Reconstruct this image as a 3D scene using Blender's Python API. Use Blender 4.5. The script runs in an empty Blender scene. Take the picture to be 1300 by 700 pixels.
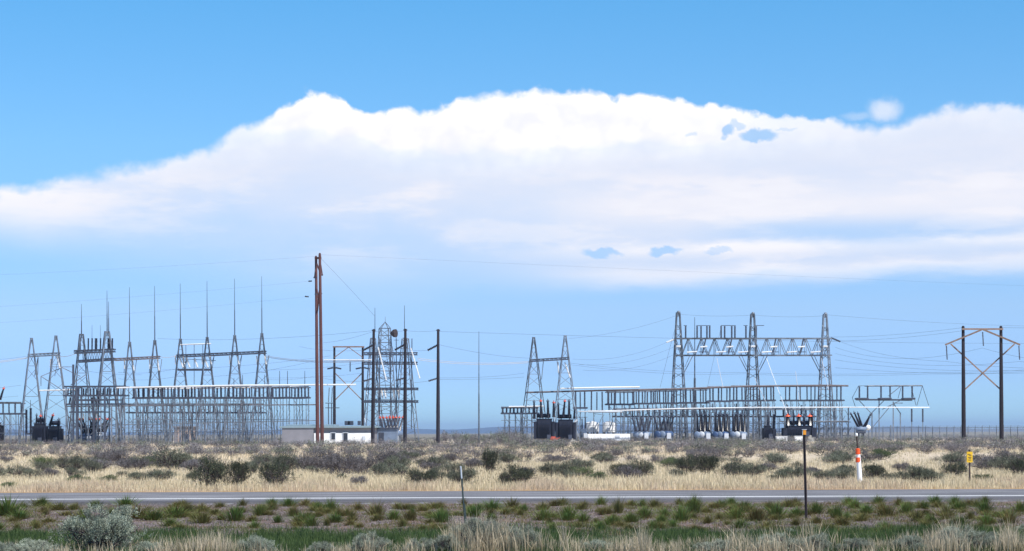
import bpy, math, random
import numpy as np
R = math.radians
random.seed(7); rng = np.random.default_rng(7)
scn = bpy.context.scene
COL = scn.collection

# ------------------------------------------------------------------ camera geometry
F = 2640.0; CAMZ = 1.8; ROLL = R(0.22)
def P(px, py, Y):
    """world point seen at photo position px,py at the distance Y"""
    a = (px-650)/F*Y; b = (550-py)/F*Y
    return (a*math.cos(ROLL)+b*math.sin(ROLL), Y, CAMZ - a*math.sin(ROLL) + b*math.cos(ROLL))

YK = [-400, 30, 45, 50, 56.3, 57, 64.5, 66, 70, 78, 400, 30000]
ZK = [-.42, -.42, -.42, -.30, -.10, -.16, -.16, -.07, -.03, 0, 0, 0]
def g(x, Y):
    x = np.asarray(x, float); Y = np.asarray(Y, float)
    z = np.interp(Y, YK, ZK)
    far = np.clip((Y-72)/60, 0, 1)*np.clip((900-Y)/300, 0, 1)
    z = z + far*(0.10*np.sin(x*.045+Y*.031+1)+0.07*np.sin(x*.11-Y*.05)+.05*np.sin(Y*.13+x*.02))
    near = np.clip((56-Y)/4, 0, 1)
    z = z + near*(0.03*np.sin(x*.9+Y*.7)+.025*np.sin(x*.37-Y*1.3)+.012*np.sin(x*2.7+Y*2.1))
    return z
def at(px, py):
    """ground point seen at px,py"""
    lo, hi = 20., 900.
    for Y in np.concatenate([np.arange(25, 120, .15), np.arange(120, 900, 1.)]):
        p = P(px, py, Y)
        if p[2] <= float(g(p[0], Y)): return p[0], Y, float(g(p[0], Y))
    p = P(px, py, 900); return p[0], 900., 0.
def gx(px, Y):
    x = P(px, 550, Y)[0]; return x, Y, float(g(x, Y))

# ------------------------------------------------------------------ tagging helpers
def tag(o, label=None, cat=None, group=None, kind=None):
    if label: o['label'] = label
    if cat: o['category'] = cat
    if group: o['group'] = group
    if kind: o['kind'] = kind
    return o
def thing(name, label, cat, loc, group=None):
    o = bpy.data.objects.new(name, None); COL.objects.link(o)
    o.location = loc; o.empty_display_size = .3
    return tag(o, label, cat, group)
def wloc(o):
    v = np.zeros(3)
    while o is not None:
        v += np.array(o.location); o = o.parent
    return v

class MB:
    def __init__(s): s.v = []; s.f = []; s.m = []; s.sm = []
    def add(s, vs, fs, mi=0, smooth=False):
        b = len(s.v); s.v += [tuple(map(float, p)) for p in vs]
        for f in fs: s.f.append([i+b for i in f]); s.m.append(mi); s.sm.append(smooth)
    def bar(s, p, q, w, w2=None, mi=0):
        p = np.array(p, float); q = np.array(q, float); w2 = w2 or w
        d = q-p; L = np.linalg.norm(d)
        if L < 1e-6: return
        d /= L; up = np.array((0, 0, 1.)) if abs(d[2]) < .9 else np.array((0, 1., 0))
        a = np.cross(d, up); a /= np.linalg.norm(a); b = np.cross(a, d)
        a = a*w/2; b = b*w2/2
        vs = [p-a-b, p+a-b, p+a+b, p-a+b, q-a-b, q+a-b, q+a+b, q-a+b]
        s.add(vs, [(3,2,1,0),(4,5,6,7),(0,1,5,4),(1,2,6,5),(2,3,7,6),(3,0,4,7)], mi)
    def lathe(s, p, q, prof, n=10, mi=0, smooth=True):
        """prof: list of (t along p->q, radius)"""
        p = np.array(p, float); q = np.array(q, float); d = q-p; L = np.linalg.norm(d); d /= L
        up = np.array((0, 0, 1.)) if abs(d[2]) < .9 else np.array((0, 1., 0))
        a = np.cross(d, up); a /= np.linalg.norm(a); b = np.cross(a, d)
        vs = []; fs = []
        for t, r in prof:
            for k in range(n):
                th = 2*math.pi*k/n; vs.append(p+d*L*t+(a*math.cos(th)+b*math.sin(th))*r)
        m = len(prof)
        for j in range(m-1):
            for k in range(n):
                k2 = (k+1) % n; fs.append((j*n+k, j*n+k2, (j+1)*n+k2, (j+1)*n+k))
        s.add(vs, fs, mi, smooth)
        s.add([vs[k] for k in range(n)], [tuple(range(n))[::-1]], mi)
        s.add([vs[(m-1)*n+k] for k in range(n)], [tuple(range(n))], mi)
    def cyl(s, p, q, r, r2=None, n=10, mi=0): s.lathe(p, q, [(0, r), (1, r if r2 is None else r2)], n, mi)
    def insul(s, p, q, r, n=None, mi=0):
        L = math.dist(p, q); k = n or max(5, int(L/.22)); pr = []
        for i in range(k):
            t = i/k; pr += [(t+.05/k, r*.55), (t+.35/k, r), (t+.6/k, r*.95), (t+.9/k, r*.5)]
        s.lathe(p, q, pr, 8, mi, False)
    def box(s, c, size, bev=0.0, mi=0):
        cx, cy, cz = c; x, y, z = [t/2 for t in size]
        if bev <= 0:
            vs = [(cx+i*x, cy+j*y, cz+k*z) for k in (-1,1) for j in (-1,1) for i in (-1,1)]
            s.add(vs, [(0,2,3,1),(4,5,7,6),(0,1,5,4),(2,6,7,3),(0,4,6,2),(1,3,7,5)], mi); return
        ring = [(x-bev,-y),(x,-y+bev),(x,y-bev),(x-bev,y),(-x+bev,y),(-x,y-bev),(-x,-y+bev),(-x+bev,-y)]
        lev = [(-z, .96), (-z+bev, 1), (z-bev, 1), (z, .96)]
        vs = [(cx+a*k, cy+b*k, cz+h) for h, k in lev for a, b in ring]
        fs = [tuple(range(8))[::-1], tuple(range(24, 32))]
        for j in range(3):
            for k in range(8): fs.append((j*8+k, j*8+(k+1)%8, (j+1)*8+(k+1)%8, (j+1)*8+k))
        s.add(vs, fs, mi)
    def ball(s, c, r, n=10, mi=0):
        c = np.array(c, float)
        pr = [(.5-.5*math.cos(math.pi*i/8), max(1e-3, r*math.sin(math.pi*i/8))) for i in range(9)]
        s.lathe(c-(0,0,r), c+(0,0,r), pr, n, mi)
    def build(s, name, mats, parent=None):
        if not isinstance(mats, (list, tuple)): mats = [mats]
        off = wloc(parent)
        me = bpy.data.meshes.new(name)
        me.from_pydata([tuple(np.array(p)-off) for p in s.v], [], s.f); 
        for m in mats: me.materials.append(m)
        if len(mats) > 1: me.polygons.foreach_set('material_index', s.m)
        me.polygons.foreach_set('use_smooth', s.sm); me.update()
        o = bpy.data.objects.new(name, me); COL.objects.link(o); o.parent = parent
        return o

def npmesh(name, V, faces, mats, tint=None, midx=None):
    """V (n,3); faces = list of arrays (k,nv)"""
    me = bpy.data.meshes.new(name)
    me.vertices.add(len(V)); me.vertices.foreach_set('co', np.ascontiguousarray(V, dtype=np.float32).ravel())
    loops = np.concatenate([f.ravel() for f in faces]).astype(np.int32)
    tot = np.concatenate([np.full(len(f), f.shape[1]) for f in faces]).astype(np.int32)
    start = np.concatenate([[0], np.cumsum(tot)[:-1]]).astype(np.int32)
    me.loops.add(len(loops)); me.loops.foreach_set('vertex_index', loops)
    me.polygons.add(len(tot)); me.polygons.foreach_set('loop_start', start); me.polygons.foreach_set('loop_total', tot)
    for m in mats: me.materials.append(m)
    if midx is not None: me.polygons.foreach_set('material_index', midx.astype(np.int32))
    me.update(calc_edges=True)
    if tint is not None:
        a = me.attributes.new('tint', 'FLOAT', 'POINT'); a.data.foreach_set('value', tint.astype(np.float32))
    return me

# ------------------------------------------------------------------ materials
def newmat(name):
    m = bpy.data.materials.new(name); m.use_nodes = True
    nt = m.node_tree; b = nt.nodes['Principled BSDF']; return m, nt, b
def surf(name, col, rough=.7, metal=0., var=.25, scale=1.5, spec=.5, streak=None):
    """weathered painted / metal / wood surface: base colour broken by noise"""
    m, nt, b = newmat(name); N = nt.nodes; L = nt.links
    tc = N.new('ShaderNodeTexCoord'); mp = N.new('ShaderNodeMapping'); L.new(tc.outputs['Object'], mp.inputs[0])
    if streak: mp.inputs['Scale'].default_value = streak
    n = N.new('ShaderNodeTexNoise'); n.inputs['Scale'].default_value = scale; n.inputs['Detail'].default_value = 6
    L.new(mp.outputs[0], n.inputs['Vector'])
    oi = N.new('ShaderNodeObjectInfo')
    ad = N.new('ShaderNodeMath'); ad.operation = 'MULTIPLY_ADD'; L.new(oi.outputs['Random'], ad.inputs[0]); ad.inputs[1].default_value = .3
    L.new(n.outputs[0], ad.inputs[2])
    cr = N.new('ShaderNodeValToRGB'); L.new(ad.outputs[0], cr.inputs[0])
    cr.color_ramp.elements[0].position = .35; cr.color_ramp.elements[1].position = .9
    cr.color_ramp.elements[0].color = [c*(1-var) for c in col]+[1]
    cr.color_ramp.elements[1].color = [min(1, c*(1+var)) for c in col]+[1]
    L.new(cr.outputs[0], b.inputs['Base Color'])
    b.inputs['Roughness'].default_value = rough; b.inputs['Metallic'].default_value = metal
    b.inputs['Specular IOR Level'].default_value = spec
    return m
M = dict(
 steel=surf('galvanised_steel', (.145,.165,.20), .38, .3, .65, .9),
 steel_dark=surf('dark_steel', (.06,.07,.10), .5, .3, .3, .8),
 steel_brown=surf('rusted_rail', (.14,.115,.12), .6, .2, .3, .8),
 alu=surf('aluminium_tube', (.74,.74,.75), .35, .15, .1, .4),
 cable=surf('conductor', (.08,.09,.12), .5, .4, .2, .1),
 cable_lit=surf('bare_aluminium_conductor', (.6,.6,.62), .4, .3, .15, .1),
 wood=surf('pole_wood', (.024,.019,.025), .85, 0, .4, 1.2, .3, (3,3,.35)),
 redwood=surf('treated_pole_wood', (.085,.036,.034), .85, 0, .45, 1.2, .3, (3,3,.35)),
 armwood=surf('cross_arm_wood', (.22,.15,.12), .85, 0, .3, 2, .3),
 porc=surf('brown_porcelain', (.014,.013,.022), .25, 0, .3, 2),
 porc_grey=surf('grey_porcelain', (.055,.06,.085), .25, 0, .2, 2),
 porc_white=surf('white_porcelain', (.78,.78,.78), .3, 0, .08, 2),
 black=surf('dark_tank_paint', (.013,.015,.030), .4, 0, .3, .8),
 navy=surf('blue_tank_paint', (.05,.09,.19), .45, 0, .25, .8),
 bluegrey=surf('blue_grey_paint', (.16,.21,.30), .5, 0, .25, .8),
 white=surf('white_paint', (.80,.80,.80), .5, 0, .06, .7),
 ltgrey=surf('light_grey_paint', (.52,.55,.60), .5, 0, .12, .7),
 red=surf('red_cap', (.55,.09,.05), .5, 0, .2, 2),
 orange=surf('orange_red_tape', (.82,.10,.02), .4, 0, .12, 6),
 amber=surf('amber_reflector', (.85,.33,.03), .3, 0, .1, 6),
 yellow=surf('yellow_sign_face', (.72,.44,.02), .45, 0, .12, 8),
 wallgrey=surf('grey_wall', (.23,.225,.25), .85, 0, .15, .6),
 roof=surf('blue_green_roof', (.20,.27,.31), .5, 0, .15, .6),
 darkhole=surf('dark_glass', (.03,.035,.05), .15, 0, .1, 1),
 post=surf('brown_post', (.045,.03,.03), .7, .1, .3, 4),
 tpost=surf('green_steel_post', (.05,.07,.07), .6, .2, .3, 4),
 concrete=surf('concrete', (.35,.34,.32), .9, 0, .15, 2),
)
def leafmat(name, c0, c1, trans=.25, rough=.75, c2=None):
    m, nt, b = newmat(name); N = nt.nodes; L = nt.links
    at_ = N.new('ShaderNodeAttribute'); at_.attribute_name = 'tint'
    oi = N.new('ShaderNodeObjectInfo')
    mx = N.new('ShaderNodeMix'); mx.data_type = 'RGBA'
    L.new(at_.outputs['Fac'], mx.inputs[0]); mx.inputs[6].default_value = (*c0, 1); mx.inputs[7].default_value = (*c1, 1)
    out = mx.outputs[2]
    hs = N.new('ShaderNodeHueSaturation'); L.new(out, hs.inputs['Color'])
    mr = N.new('ShaderNodeMapRange'); mr.inputs[3].default_value = .78; mr.inputs[4].default_value = 1.25
    L.new(oi.outputs['Random'], mr.inputs[0]); L.new(mr.outputs[0], hs.inputs['Value'])
    mr2 = N.new('ShaderNodeMapRange'); mr2.inputs[3].default_value = .485; mr2.inputs[4].default_value = .515
    ml = N.new('ShaderNodeMath'); ml.operation = 'FRACT'
    m7 = N.new('ShaderNodeMath'); m7.operation = 'MULTIPLY'; m7.inputs[1].default_value = 7.3
    L.new(oi.outputs['Random'], m7.inputs[0]); L.new(m7.outputs[0], ml.inputs[0]); L.new(ml.outputs[0], mr2.inputs[0]); L.new(mr2.outputs[0], hs.inputs['Hue'])
    L.new(hs.outputs[0], b.inputs['Base Color']); b.inputs['Roughness'].default_value = rough
    b.inputs['Specular IOR Level'].default_value = .25
    if trans:
        tr = N.new('ShaderNodeBsdfTranslucent'); L.new(hs.outputs[0], tr.inputs[0])
        ms = N.new('ShaderNodeMixShader'); ms.inputs[0].default_value = trans
        L.new(b.outputs[0], ms.inputs[1]); L.new(tr.outputs[0], ms.inputs[2])
        L.new(ms.outputs[0], nt.nodes['Material Output'].inputs[0])
    return m
V_ = dict(
 sage_green=leafmat('sage_leaf_olive', (.028,.034,.026), (.235,.25,.18)),
 sage_dark=leafmat('sage_leaf_dark_olive', (.012,.017,.012), (.115,.13,.085)),
 sage_grey=leafmat('sage_leaf_mauve', (.05,.046,.048), (.265,.245,.25)),
 sage_silver=leafmat('sage_leaf_silver', (.12,.14,.105), (.48,.51,.40)),
 sage_bright=leafmat('rabbitbrush_leaf', (.05,.075,.03), (.14,.18,.085)),
 twig=surf('sage_bark', (.075,.062,.066), .9, 0, .4, 20),
 straw=leafmat('dry_straw', (.46,.36,.235), (.84,.70,.50), .3),
 straw_pale=leafmat('seed_head_straw', (.24,.18,.11), (.74,.60,.43), .3),
 green=leafmat('green_grass', (.03,.06,.022), (.11,.165,.05), .3),
 tuss=leafmat('tussock_grass', (.12,.065,.025), (.12,.205,.05), .3),
 tuss2=leafmat('tussock_grass_olive', (.13,.075,.03), (.17,.185,.06), .3),
)

# ground material by distance bands with ragged edges
def ground_mat():
    m, nt, b = newmat('ground_soil'); N = nt.nodes; L = nt.links
    tc = N.new('ShaderNodeTexCoord'); sx = N.new('ShaderNodeSeparateXYZ'); L.new(tc.outputs['Object'], sx.inputs[0])
    def noise(s, d=6, r=.6):
        n = N.new('ShaderNodeTexNoise'); n.inputs['Scale'].default_value = s; n.inputs['Detail'].default_value = d
        n.inputs['Roughness'].default_value = r; L.new(tc.outputs['Object'], n.inputs['Vector']); return n.outputs[0]
    def ramp(f, stops):
        c = N.new('ShaderNodeValToRGB'); L.new(f, c.inputs[0])
        while len(c.color_ramp.elements) < len(stops): c.color_ramp.elements.new(.5)
        for e, (p, col) in zip(c.color_ramp.elements, stops): e.position = p; e.color = (*col, 1)
        return c.outputs[0]
    def mix(f, a, c):
        x = N.new('ShaderNodeMix'); x.data_type = 'RGBA'; L.new(f, x.inputs[0]); L.new(a, x.inputs[6]); L.new(c, x.inputs[7]); return x.outputs[2]
    def step(edge, wid):   # 0 below edge, 1 above, ragged
        ad = N.new('ShaderNodeMath'); ad.operation = 'MULTIPLY_ADD'; L.new(noise(.8, 4), ad.inputs[0]); ad.inputs[1].default_value = 2.5; L.new(sx.outputs[1], ad.inputs[2])
        mr = N.new('ShaderNodeMapRange'); mr.inputs[1].default_value = edge+1.25-wid; mr.inputs[2].default_value = edge+1.25+wid
        L.new(ad.outputs[0], mr.inputs[0]); return mr.outputs[0]
    straw = ramp(noise(1.6, 8, .7), [(.3, (.27,.21,.165)), (.45, (.47,.38,.28)), (.7, (.64,.54,.40))])
    vo = N.new('ShaderNodeTexVoronoi'); vo.inputs['Scale'].default_value = 22; L.new(tc.outputs['Object'], vo.inputs['Vector'])
    grav = ramp(vo.outputs['Color'], [(.1, (.055,.043,.042)), (.5, (.125,.098,.095)), (.9, (.25,.20,.195))])
    dirt = ramp(noise(3, 8, .7), [(.3, (.08,.045,.032)), (.55, (.16,.105,.08)), (.7, (.21,.155,.13))])
    gv = mix(ramp(noise(1.1, 5), [(.5, (0,0,0)), (.62, (.8,.8,.8))]), grav, dirt)
    gr = ramp(noise(2.5, 7), [(.3, (.03,.045,.018)), (.7, (.09,.10,.05))])
    c = mix(step(45.0, .8), gr, gv)
    c = mix(step(66.3, .2), c, straw)
    # far sage plain
    farc = ramp(noise(.06, 8, .7), [(.35, (.13,.12,.11)), (.6, (.22,.2,.16)), (.75, (.36,.31,.22))])
    mr = N.new('ShaderNodeMapRange'); mr.inputs[1].default_value = 350; mr.inputs[2].default_value = 700; L.new(sx.outputs[1], mr.inputs[0])
    c = mix(mr.outputs[0], c, farc)
    L.new(c, b.inputs['Base Color']); b.inputs['Roughness'].default_value = .95; b.inputs['Specular IOR Level'].default_value = .15
    bp = N.new('ShaderNodeBump'); bp.inputs['Strength'].default_value = .6; bp.inputs['Distance'].default_value = .03
    L.new(vo.outputs['Distance'], bp.inputs['Height']); L.new(bp.outputs[0], b.inputs['Normal'])
    return m
def asphalt_mat(name, lo, hi):
    m, nt, b = newmat(name); N = nt.nodes; L = nt.links
    tc = N.new('ShaderNodeTexCoord'); mp = N.new('ShaderNodeMapping'); mp.inputs['Scale'].default_value = (.12, 1, 1); L.new(tc.outputs['Object'], mp.inputs[0])
    n = N.new('ShaderNodeTexNoise'); n.inputs['Scale'].default_value = 2.2; n.inputs['Detail'].default_value = 5; L.new(mp.outputs[0], n.inputs['Vector'])
    n2 = N.new('ShaderNodeTexNoise'); n2.inputs['Scale'].default_value = 40; n2.inputs['Detail'].default_value = 3; L.new(tc.outputs['Object'], n2.inputs['Vector'])
    ad = N.new('ShaderNodeMath'); ad.operation = 'ADD'; L.new(n.outputs[0], ad.inputs[0]); L.new(n2.outputs[0], ad.inputs[1])
    c = N.new('ShaderNodeValToRGB'); L.new(ad.outputs[0], c.inputs[0])
    c.color_ramp.elements[0].position = .75; c.color_ramp.elements[1].position = 1.0
    hv = N.new('ShaderNodeMath'); hv.operation='MULTIPLY'; hv.inputs[1].default_value=.85; L.new(ad.outputs[0], hv.inputs[0]); L.new(hv.outputs[0], c.inputs[0])
    c.color_ramp.elements[0].color = (*lo, 1); c.color_ramp.elements[1].color = (*hi, 1)
    L.new(c.outputs[0], b.inputs['Base Color']); b.inputs['Roughness'].default_value = .85
    return m

# ------------------------------------------------------------------ setting
def build_ground():
    ys = np.unique(np.concatenate([np.arange(-60, 24, 12.), np.arange(24, 56, .35), [56.3, 57, 60, 64.5, 66], np.arange(67, 140, 1.5), np.arange(140, 400, 6.),
                    np.arange(400, 1200, 60.), [1500, 2500, 4000, 7000, 11000, 16000, 19000]]))
    xs = np.concatenate([[-14000,-7000,-3500,-1500,-800,-400,-250], np.arange(-160, -14, 3.), np.arange(-14, 14, .5), np.arange(14, 161, 3.), [250,400,800,1500,3500,7000,14000]])
    X, Y = np.meshgrid(xs, ys); Z = g(X, Y)
    V = np.stack([X, Y, Z], -1).reshape(-1, 3)
    ny, nx = X.shape; idx = np.arange(ny*nx).reshape(ny, nx)
    Fc = np.stack([idx[:-1,:-1], idx[:-1,1:], idx[1:,1:], idx[1:,:-1]], -1).reshape(-1, 4)
    me = npmesh('ground', V, [Fc], [ground_mat()])
    me.polygons.foreach_set('use_smooth', [True]*len(Fc))
    o = bpy.data.objects.new('ground', me); COL.objects.link(o); tag(o, kind='structure')
build_ground()

def strip(name, prof, mat, x0=-1500, x1=1500, n=60, jag=0):
    """surface running along x; prof = list of (Y,z)"""
    xs = np.linspace(x0, x1, n) if not jag else np.concatenate([np.linspace(x0, -40, 20), np.arange(-39, 39, .25), np.linspace(40, x1, 20)])
    V = []; 
    for x in xs:
        for i, (y, z) in enumerate(prof):
            V.append((x, y + (rng.normal()*jag if i < 1 else 0), z))
    k = len(prof); Fc = []
    for i in range(len(xs)-1):
        for j in range(k-1): Fc.append((i*k+j, (i+1)*k+j, (i+1)*k+j+1, i*k+j+1))
    me = bpy.data.meshes.new(name); me.from_pydata(V, [], Fc); me.materials.append(mat); me.update()
    o = bpy.data.objects.new(name, me); COL.objects.link(o); return tag(o, kind='structure')
ROADP = [(56.25,-.13),(56.42,-.055),(57.6,-.01),(58.2,0),(61.1,.10),(61.5,.10),(65.0,0),(65.9,-.03),(66.1,-.11)]
strip('road', ROADP, asphalt_mat('road_asphalt', (.10,.096,.102), (.20,.195,.205)), jag=.08)
strip('road_shoulder', [(56.24,-.125),(56.41,-.05),(57.25,-.02)], asphalt_mat('shoulder_asphalt', (.05,.046,.05), (.115,.105,.11)))
def rz(y): return float(np.interp(y, [p[0] for p in ROADP], [p[1] for p in ROADP]))
whitep = surf('white_road_paint', (.82,.82,.80), .6, 0, .1, 3); yellp = surf('yellow_road_paint', (.62,.33,.06), .6, 0, .15, 3)
strip('edge_line', [(57.98, rz(57.98)+.004), (58.2, rz(58.2)+.004)], whitep)
strip('edge_line', [(64.9, rz(64.9)+.004), (65.05, rz(65.05)+.004)], whitep)
strip('centre_line', [(61.12, .105), (61.26, .105)], yellp)
strip('centre_line', [(61.34, .105), (61.48, .105)], yellp)
# low blue ridge on the horizon, hazed by the air
def hills():
    V = []; Fc = []; n = 220
    xs = np.linspace(-9000, 9000, n)
    for x in xs:
        h = 34+12*math.sin(x*.0011+1)+8*math.sin(x*.0031)+5*math.sin(x*.009+2)
        V += [(x, 12500, -.4), (x, 13400, h*.75), (x, 14300, h), (x, 16000, -.4)]
    for i in range(n-1):
        for j in range(3): Fc.append((i*4+j, (i+1)*4+j, (i+1)*4+j+1, i*4+j+1))
    me = bpy.data.meshes.new('hills'); me.from_pydata(V, [], Fc)
    me.materials.append(surf('hill_brush', (.015,.03,.05), .95, 0, .3, .001)); me.update()
    me.polygons.foreach_set('use_smooth', [True]*len(Fc))
    o = bpy.data.objects.new('hills', me); COL.objects.link(o); tag(o, kind='structure')
hills()
# air
def haze():
    mb = MB(); mb.box((0, 8950, 44), (30000, 24500, 91)); 
    m = bpy.data.materials.new('haze_air'); m.use_nodes = True; nt = m.node_tree
    for nd in list(nt.nodes):
        if nd.type != 'OUTPUT_MATERIAL': nt.nodes.remove(nd)
    pv = nt.nodes.new('ShaderNodeVolumePrincipled'); pv.inputs['Color'].default_value = (.55,.72,1,1)
    pv.inputs['Density'].default_value = 8.0e-5; pv.inputs['Anisotropy'].default_value = .2
    nt.links.new(pv.outputs[0], nt.nodes['Material Output'].inputs['Volume'])
    o = mb.build('haze', m); tag(o, kind='stuff', label='thin pale blue air over the plain', cat='haze')
HAZE = True
if HAZE: haze()

# ------------------------------------------------------------------ substation builders
def Zp(px, py, Y): return P(px, py, Y)[2]
def rotxy(x, y, a): return x*math.cos(a)-y*math.sin(a), x*math.sin(a)+y*math.cos(a)
def lattice_column(parent, px, Y, top, wpx, depth=1.5, tw=.14, yaw=25, levels=6, mast=None, masts=(), leg=.165, brace=.065, lean_base=0, zig=True):
    """tapering four legged lattice column; child of the gantry, with its bracing and mast as sub-parts"""
    bx, by, bz = gx(px, Y); bz -= .2; tz = Zp(px, top, Y); a = R(yaw)
    w = wpx/F*Y/2
    def corner(i, t):
        sx, sy = ((-1,-1),(1,-1),(1,1),(-1,1))[i]
        hx = w*(1-t)+tw*t; hy = depth/2*(1-t)+tw*.8*t
        x, y = rotxy(sx*hx, sy*hy, a); return np.array((bx+x, by+y, bz+(tz-bz)*t))
    mb = MB()
    for i in range(4): mb.bar(corner(i, 0), corner(i, 1), leg)
    mb.bar(corner(0,1)-(.12,0,0), corner(2,1)+(.12,0,0), leg*1.5)
    o = mb.build('column', M['steel'], parent)
    br = MB()
    ts = [1-(1-k/levels)**1.0 for k in range(levels+1)]
    for k in range(levels):
        for i in range(4):
            j = (i+1) % 4
            p, q = (i, j) if (k+i) % 2 else (j, i)
            br.bar(corner(p, ts[k]+.03), corner(q, ts[k+1]), brace)
            if k % 2: br.bar(corner(i, ts[k]+.03), corner(j, ts[k]+.03), brace)
    br.build('bracing', M['steel'], o)
    for mpx, mtop in ([(px, mast)] if mast else []) + list(masts):
        m = MB(); x, y, _ = gx(mpx, Y); z1 = Zp(mpx, mtop, Y)
        m.cyl((x, y, tz-.6), (x, y, tz+(z1-tz)*.45), .10, .075, 8); m.cyl((x, y, tz+(z1-tz)*.45), (x, y, z1), .06, .03, 8)
        m.build('lightning_mast', M['steel_dark'], o)
    return o
def truss(parent, p0, p1, h, d, n, w=.16, bw=.08, mat='steel', name='crossbeam'):
    mb = MB(); p0 = np.array(p0, float); p1 = np.array(p1, float)
    up = np.array((0,0,h)); dd = p1-p0; nn = np.array((-dd[1], dd[0], 0)); nn = nn/np.linalg.norm(nn)*d/2
    for s in (-1, 1):
        mb.bar(p0+nn*s, p1+nn*s, w); mb.bar(p0+nn*s-up, p1+nn*s-up, w)
        for k in range(n):
            a = p0+dd*k/n+nn*s; b = p0+dd*(k+1)/n+nn*s; m_ = (a+b)/2
            mb.bar(a, m_-up, bw); mb.bar(m_-up, b, bw); mb.bar(a, a-up, bw*.8)
    for k in range(n+1):
        a = p0+dd*k/n; mb.bar(a-nn, a+nn, bw)
        if k < n: b = p0+dd*(k+1)/n; mb.bar(a-nn, b+nn, bw)
    return mb.build(name, M[mat], parent)
def vstrut(parent, px, Y, py0, dxs, py1, w=.10):
    """a pair of knee braces dropping from the beam to the legs"""
    for dx0, dx1 in dxs:
        mb = MB(); mb.bar(P(px+dx0, py0, Y), P(px+dx1, py1, Y), w); mb.build('knee_brace', M['steel'], parent)
def ins_part(parent, a, b, r=.16, mat='porc', name='insulator'):
    mb = MB(); mb.insul(a, b, r); return mb.build(name, M[mat], parent)

# ---- deadend gantries
GG = 'lattice take-off gantries of the left switchyard'
Y0 = 375
t = thing('lattice_gantry', 'two-legged grey lattice gantry without masts, straddling the black transformer at far left', 'gantry', gx(56, Y0), GG)
lattice_column(t, 40.5, Y0, 430, 34, levels=7); lattice_column(t, 71.5, Y0, 427, 38, levels=7, yaw=28)
truss(t, P(36, 450, Y0), P(76, 448, Y0), .45, .9, 8, .14, .07)
vstrut(t, 40.5, Y0, 454, [(8, 7.5), (8, 4.5)], 476); ins_part(t, P(64.5, 456, Y0), P(64, 467, Y0), .16, 'porc_white'); ins_part(t, P(72, 450, Y0), P(76, 468, Y0), .16, 'porc_white')
for dx in (8, 34): vstrut(t, 40.5+dx, Y0, 452, [(0, -5)], 478, .08)

Y1 = 365
t = thing('lattice_gantry', 'four-column lattice gantry carrying a row of dark insulators and tall lightning masts', 'gantry', gx(150, Y1), GG)
lattice_column(t, 104, Y1, 425, 32, 3, levels=8, mast=386, tw=.3); lattice_column(t, 136.5, Y1, 422, 36, 3, levels=8, mast=369, masts=[(138.5, 383)], tw=.35, yaw=22, leg=.24)
lattice_column(t, 165, Y1, 435, 28, levels=7, mast=365); lattice_column(t, 197, Y1, 433, 30, levels=7, mast=363)
truss(t, P(95, 445.5, Y1), P(146, 443.5, Y1), .45, 1.4, 10, .18, .09, 'steel_dark')
truss(t, P(99, 458, Y1), P(146, 455, Y1), .3, 1.4, 8, .18, .08, 'steel_dark', 'lower_crossbeam'); 
mb = MB()
for k in range(11): mb.bar(P(104+k*3.2, 446.5, Y1), P(104+(k+.5)*3.2, 457, Y1), .07); mb.bar(P(104+(k+.5)*3.2, 457, Y1), P(104+(k+1)*3.2, 446.5, Y1), .07)
mb.build('web', M['steel'], t)
truss(t, P(146, 455.5, Y1), P(203, 452.5, Y1), .35, 1.0, 10, .15, .08, 'steel_brown')
for x, wd in ((101.5,.2),(112,.17),(116.8,.17),(121.8,.3),(127.5,.17),(131.8,.17),(137.8,.3),(142.5,.18)): ins_part(t, P(x, 444.5, Y1), P(x+.2, 429.5, Y1), wd)
for x, wd in ((116.8,.03),(127.5,.03)):
    m = MB(); m.cyl(P(x,430,Y1), P(x,413,Y1), .035, .025, 6); m.build('rod', M['steel_dark'], t)
for c in (165, 197):
    vstrut(t, c, Y1, 456, [(8.5, 6), (-6.5, -7.5)], 474)
    ins_part(t, P(c-7, 457, Y1), P(c-6.5, 469, Y1), .16, 'porc_white'); ins_part(t, P(c+3, 456, Y1), P(c+5, 471, Y1), .16, 'porc_white')

Y2 = 385
t = thing('lattice_gantry', 'four-column lattice gantry with four equally tall lightning masts left of the twin pole', 'gantry', gx(281, Y2), GG)
for c, m_, tp in ((229.5, 360, 431), (263.5, 357, 429), (298.5, 354, 426.5), (333, 351, 424)): lattice_column(t, c, Y2, tp, 33, levels=8, mast=m_, yaw=24)
truss(t, P(224, 451, Y2), P(338, 446, Y2), .4, 1.1, 20, .17, .08, 'steel_dark')
truss(t, P(226, 469, Y2), P(268, 469, Y2), .2, 1.0, 8, .15, .07, 'steel_dark', 'lower_crossbeam')
mb = MB(); mb.cyl(P(226, 438, Y2), P(268, 436.5, Y2), .12); mb.build('bus_tube', M['alu'], t)
mb = MB()
for x in (236, 246.5, 257.5): mb.bar(P(x, 438, Y2), P(x, 488, Y2), .10)
mb.bar(P(234, 456, Y2), P(274, 458, Y2), .1); mb.build('upright', M['steel'], t)
for x in (230.5, 239, 249, 262): ins_part(t, P(x-2, 455, Y2), P(x+2, 467, Y2), .2, 'porc_white')
for c in (229.5, 263.5, 298.5, 333):
    vstrut(t, c, Y2, 451, [(8.5, 6), (8.5, 3.5)], 468)
    ins_part(t, P(c-7, 452, Y2), P(c-6.5, 463, Y2), .15, 'porc_white'); ins_part(t, P(c+3, 452, Y2), P(c+5, 463, Y2), .15, 'porc_white')

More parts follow.
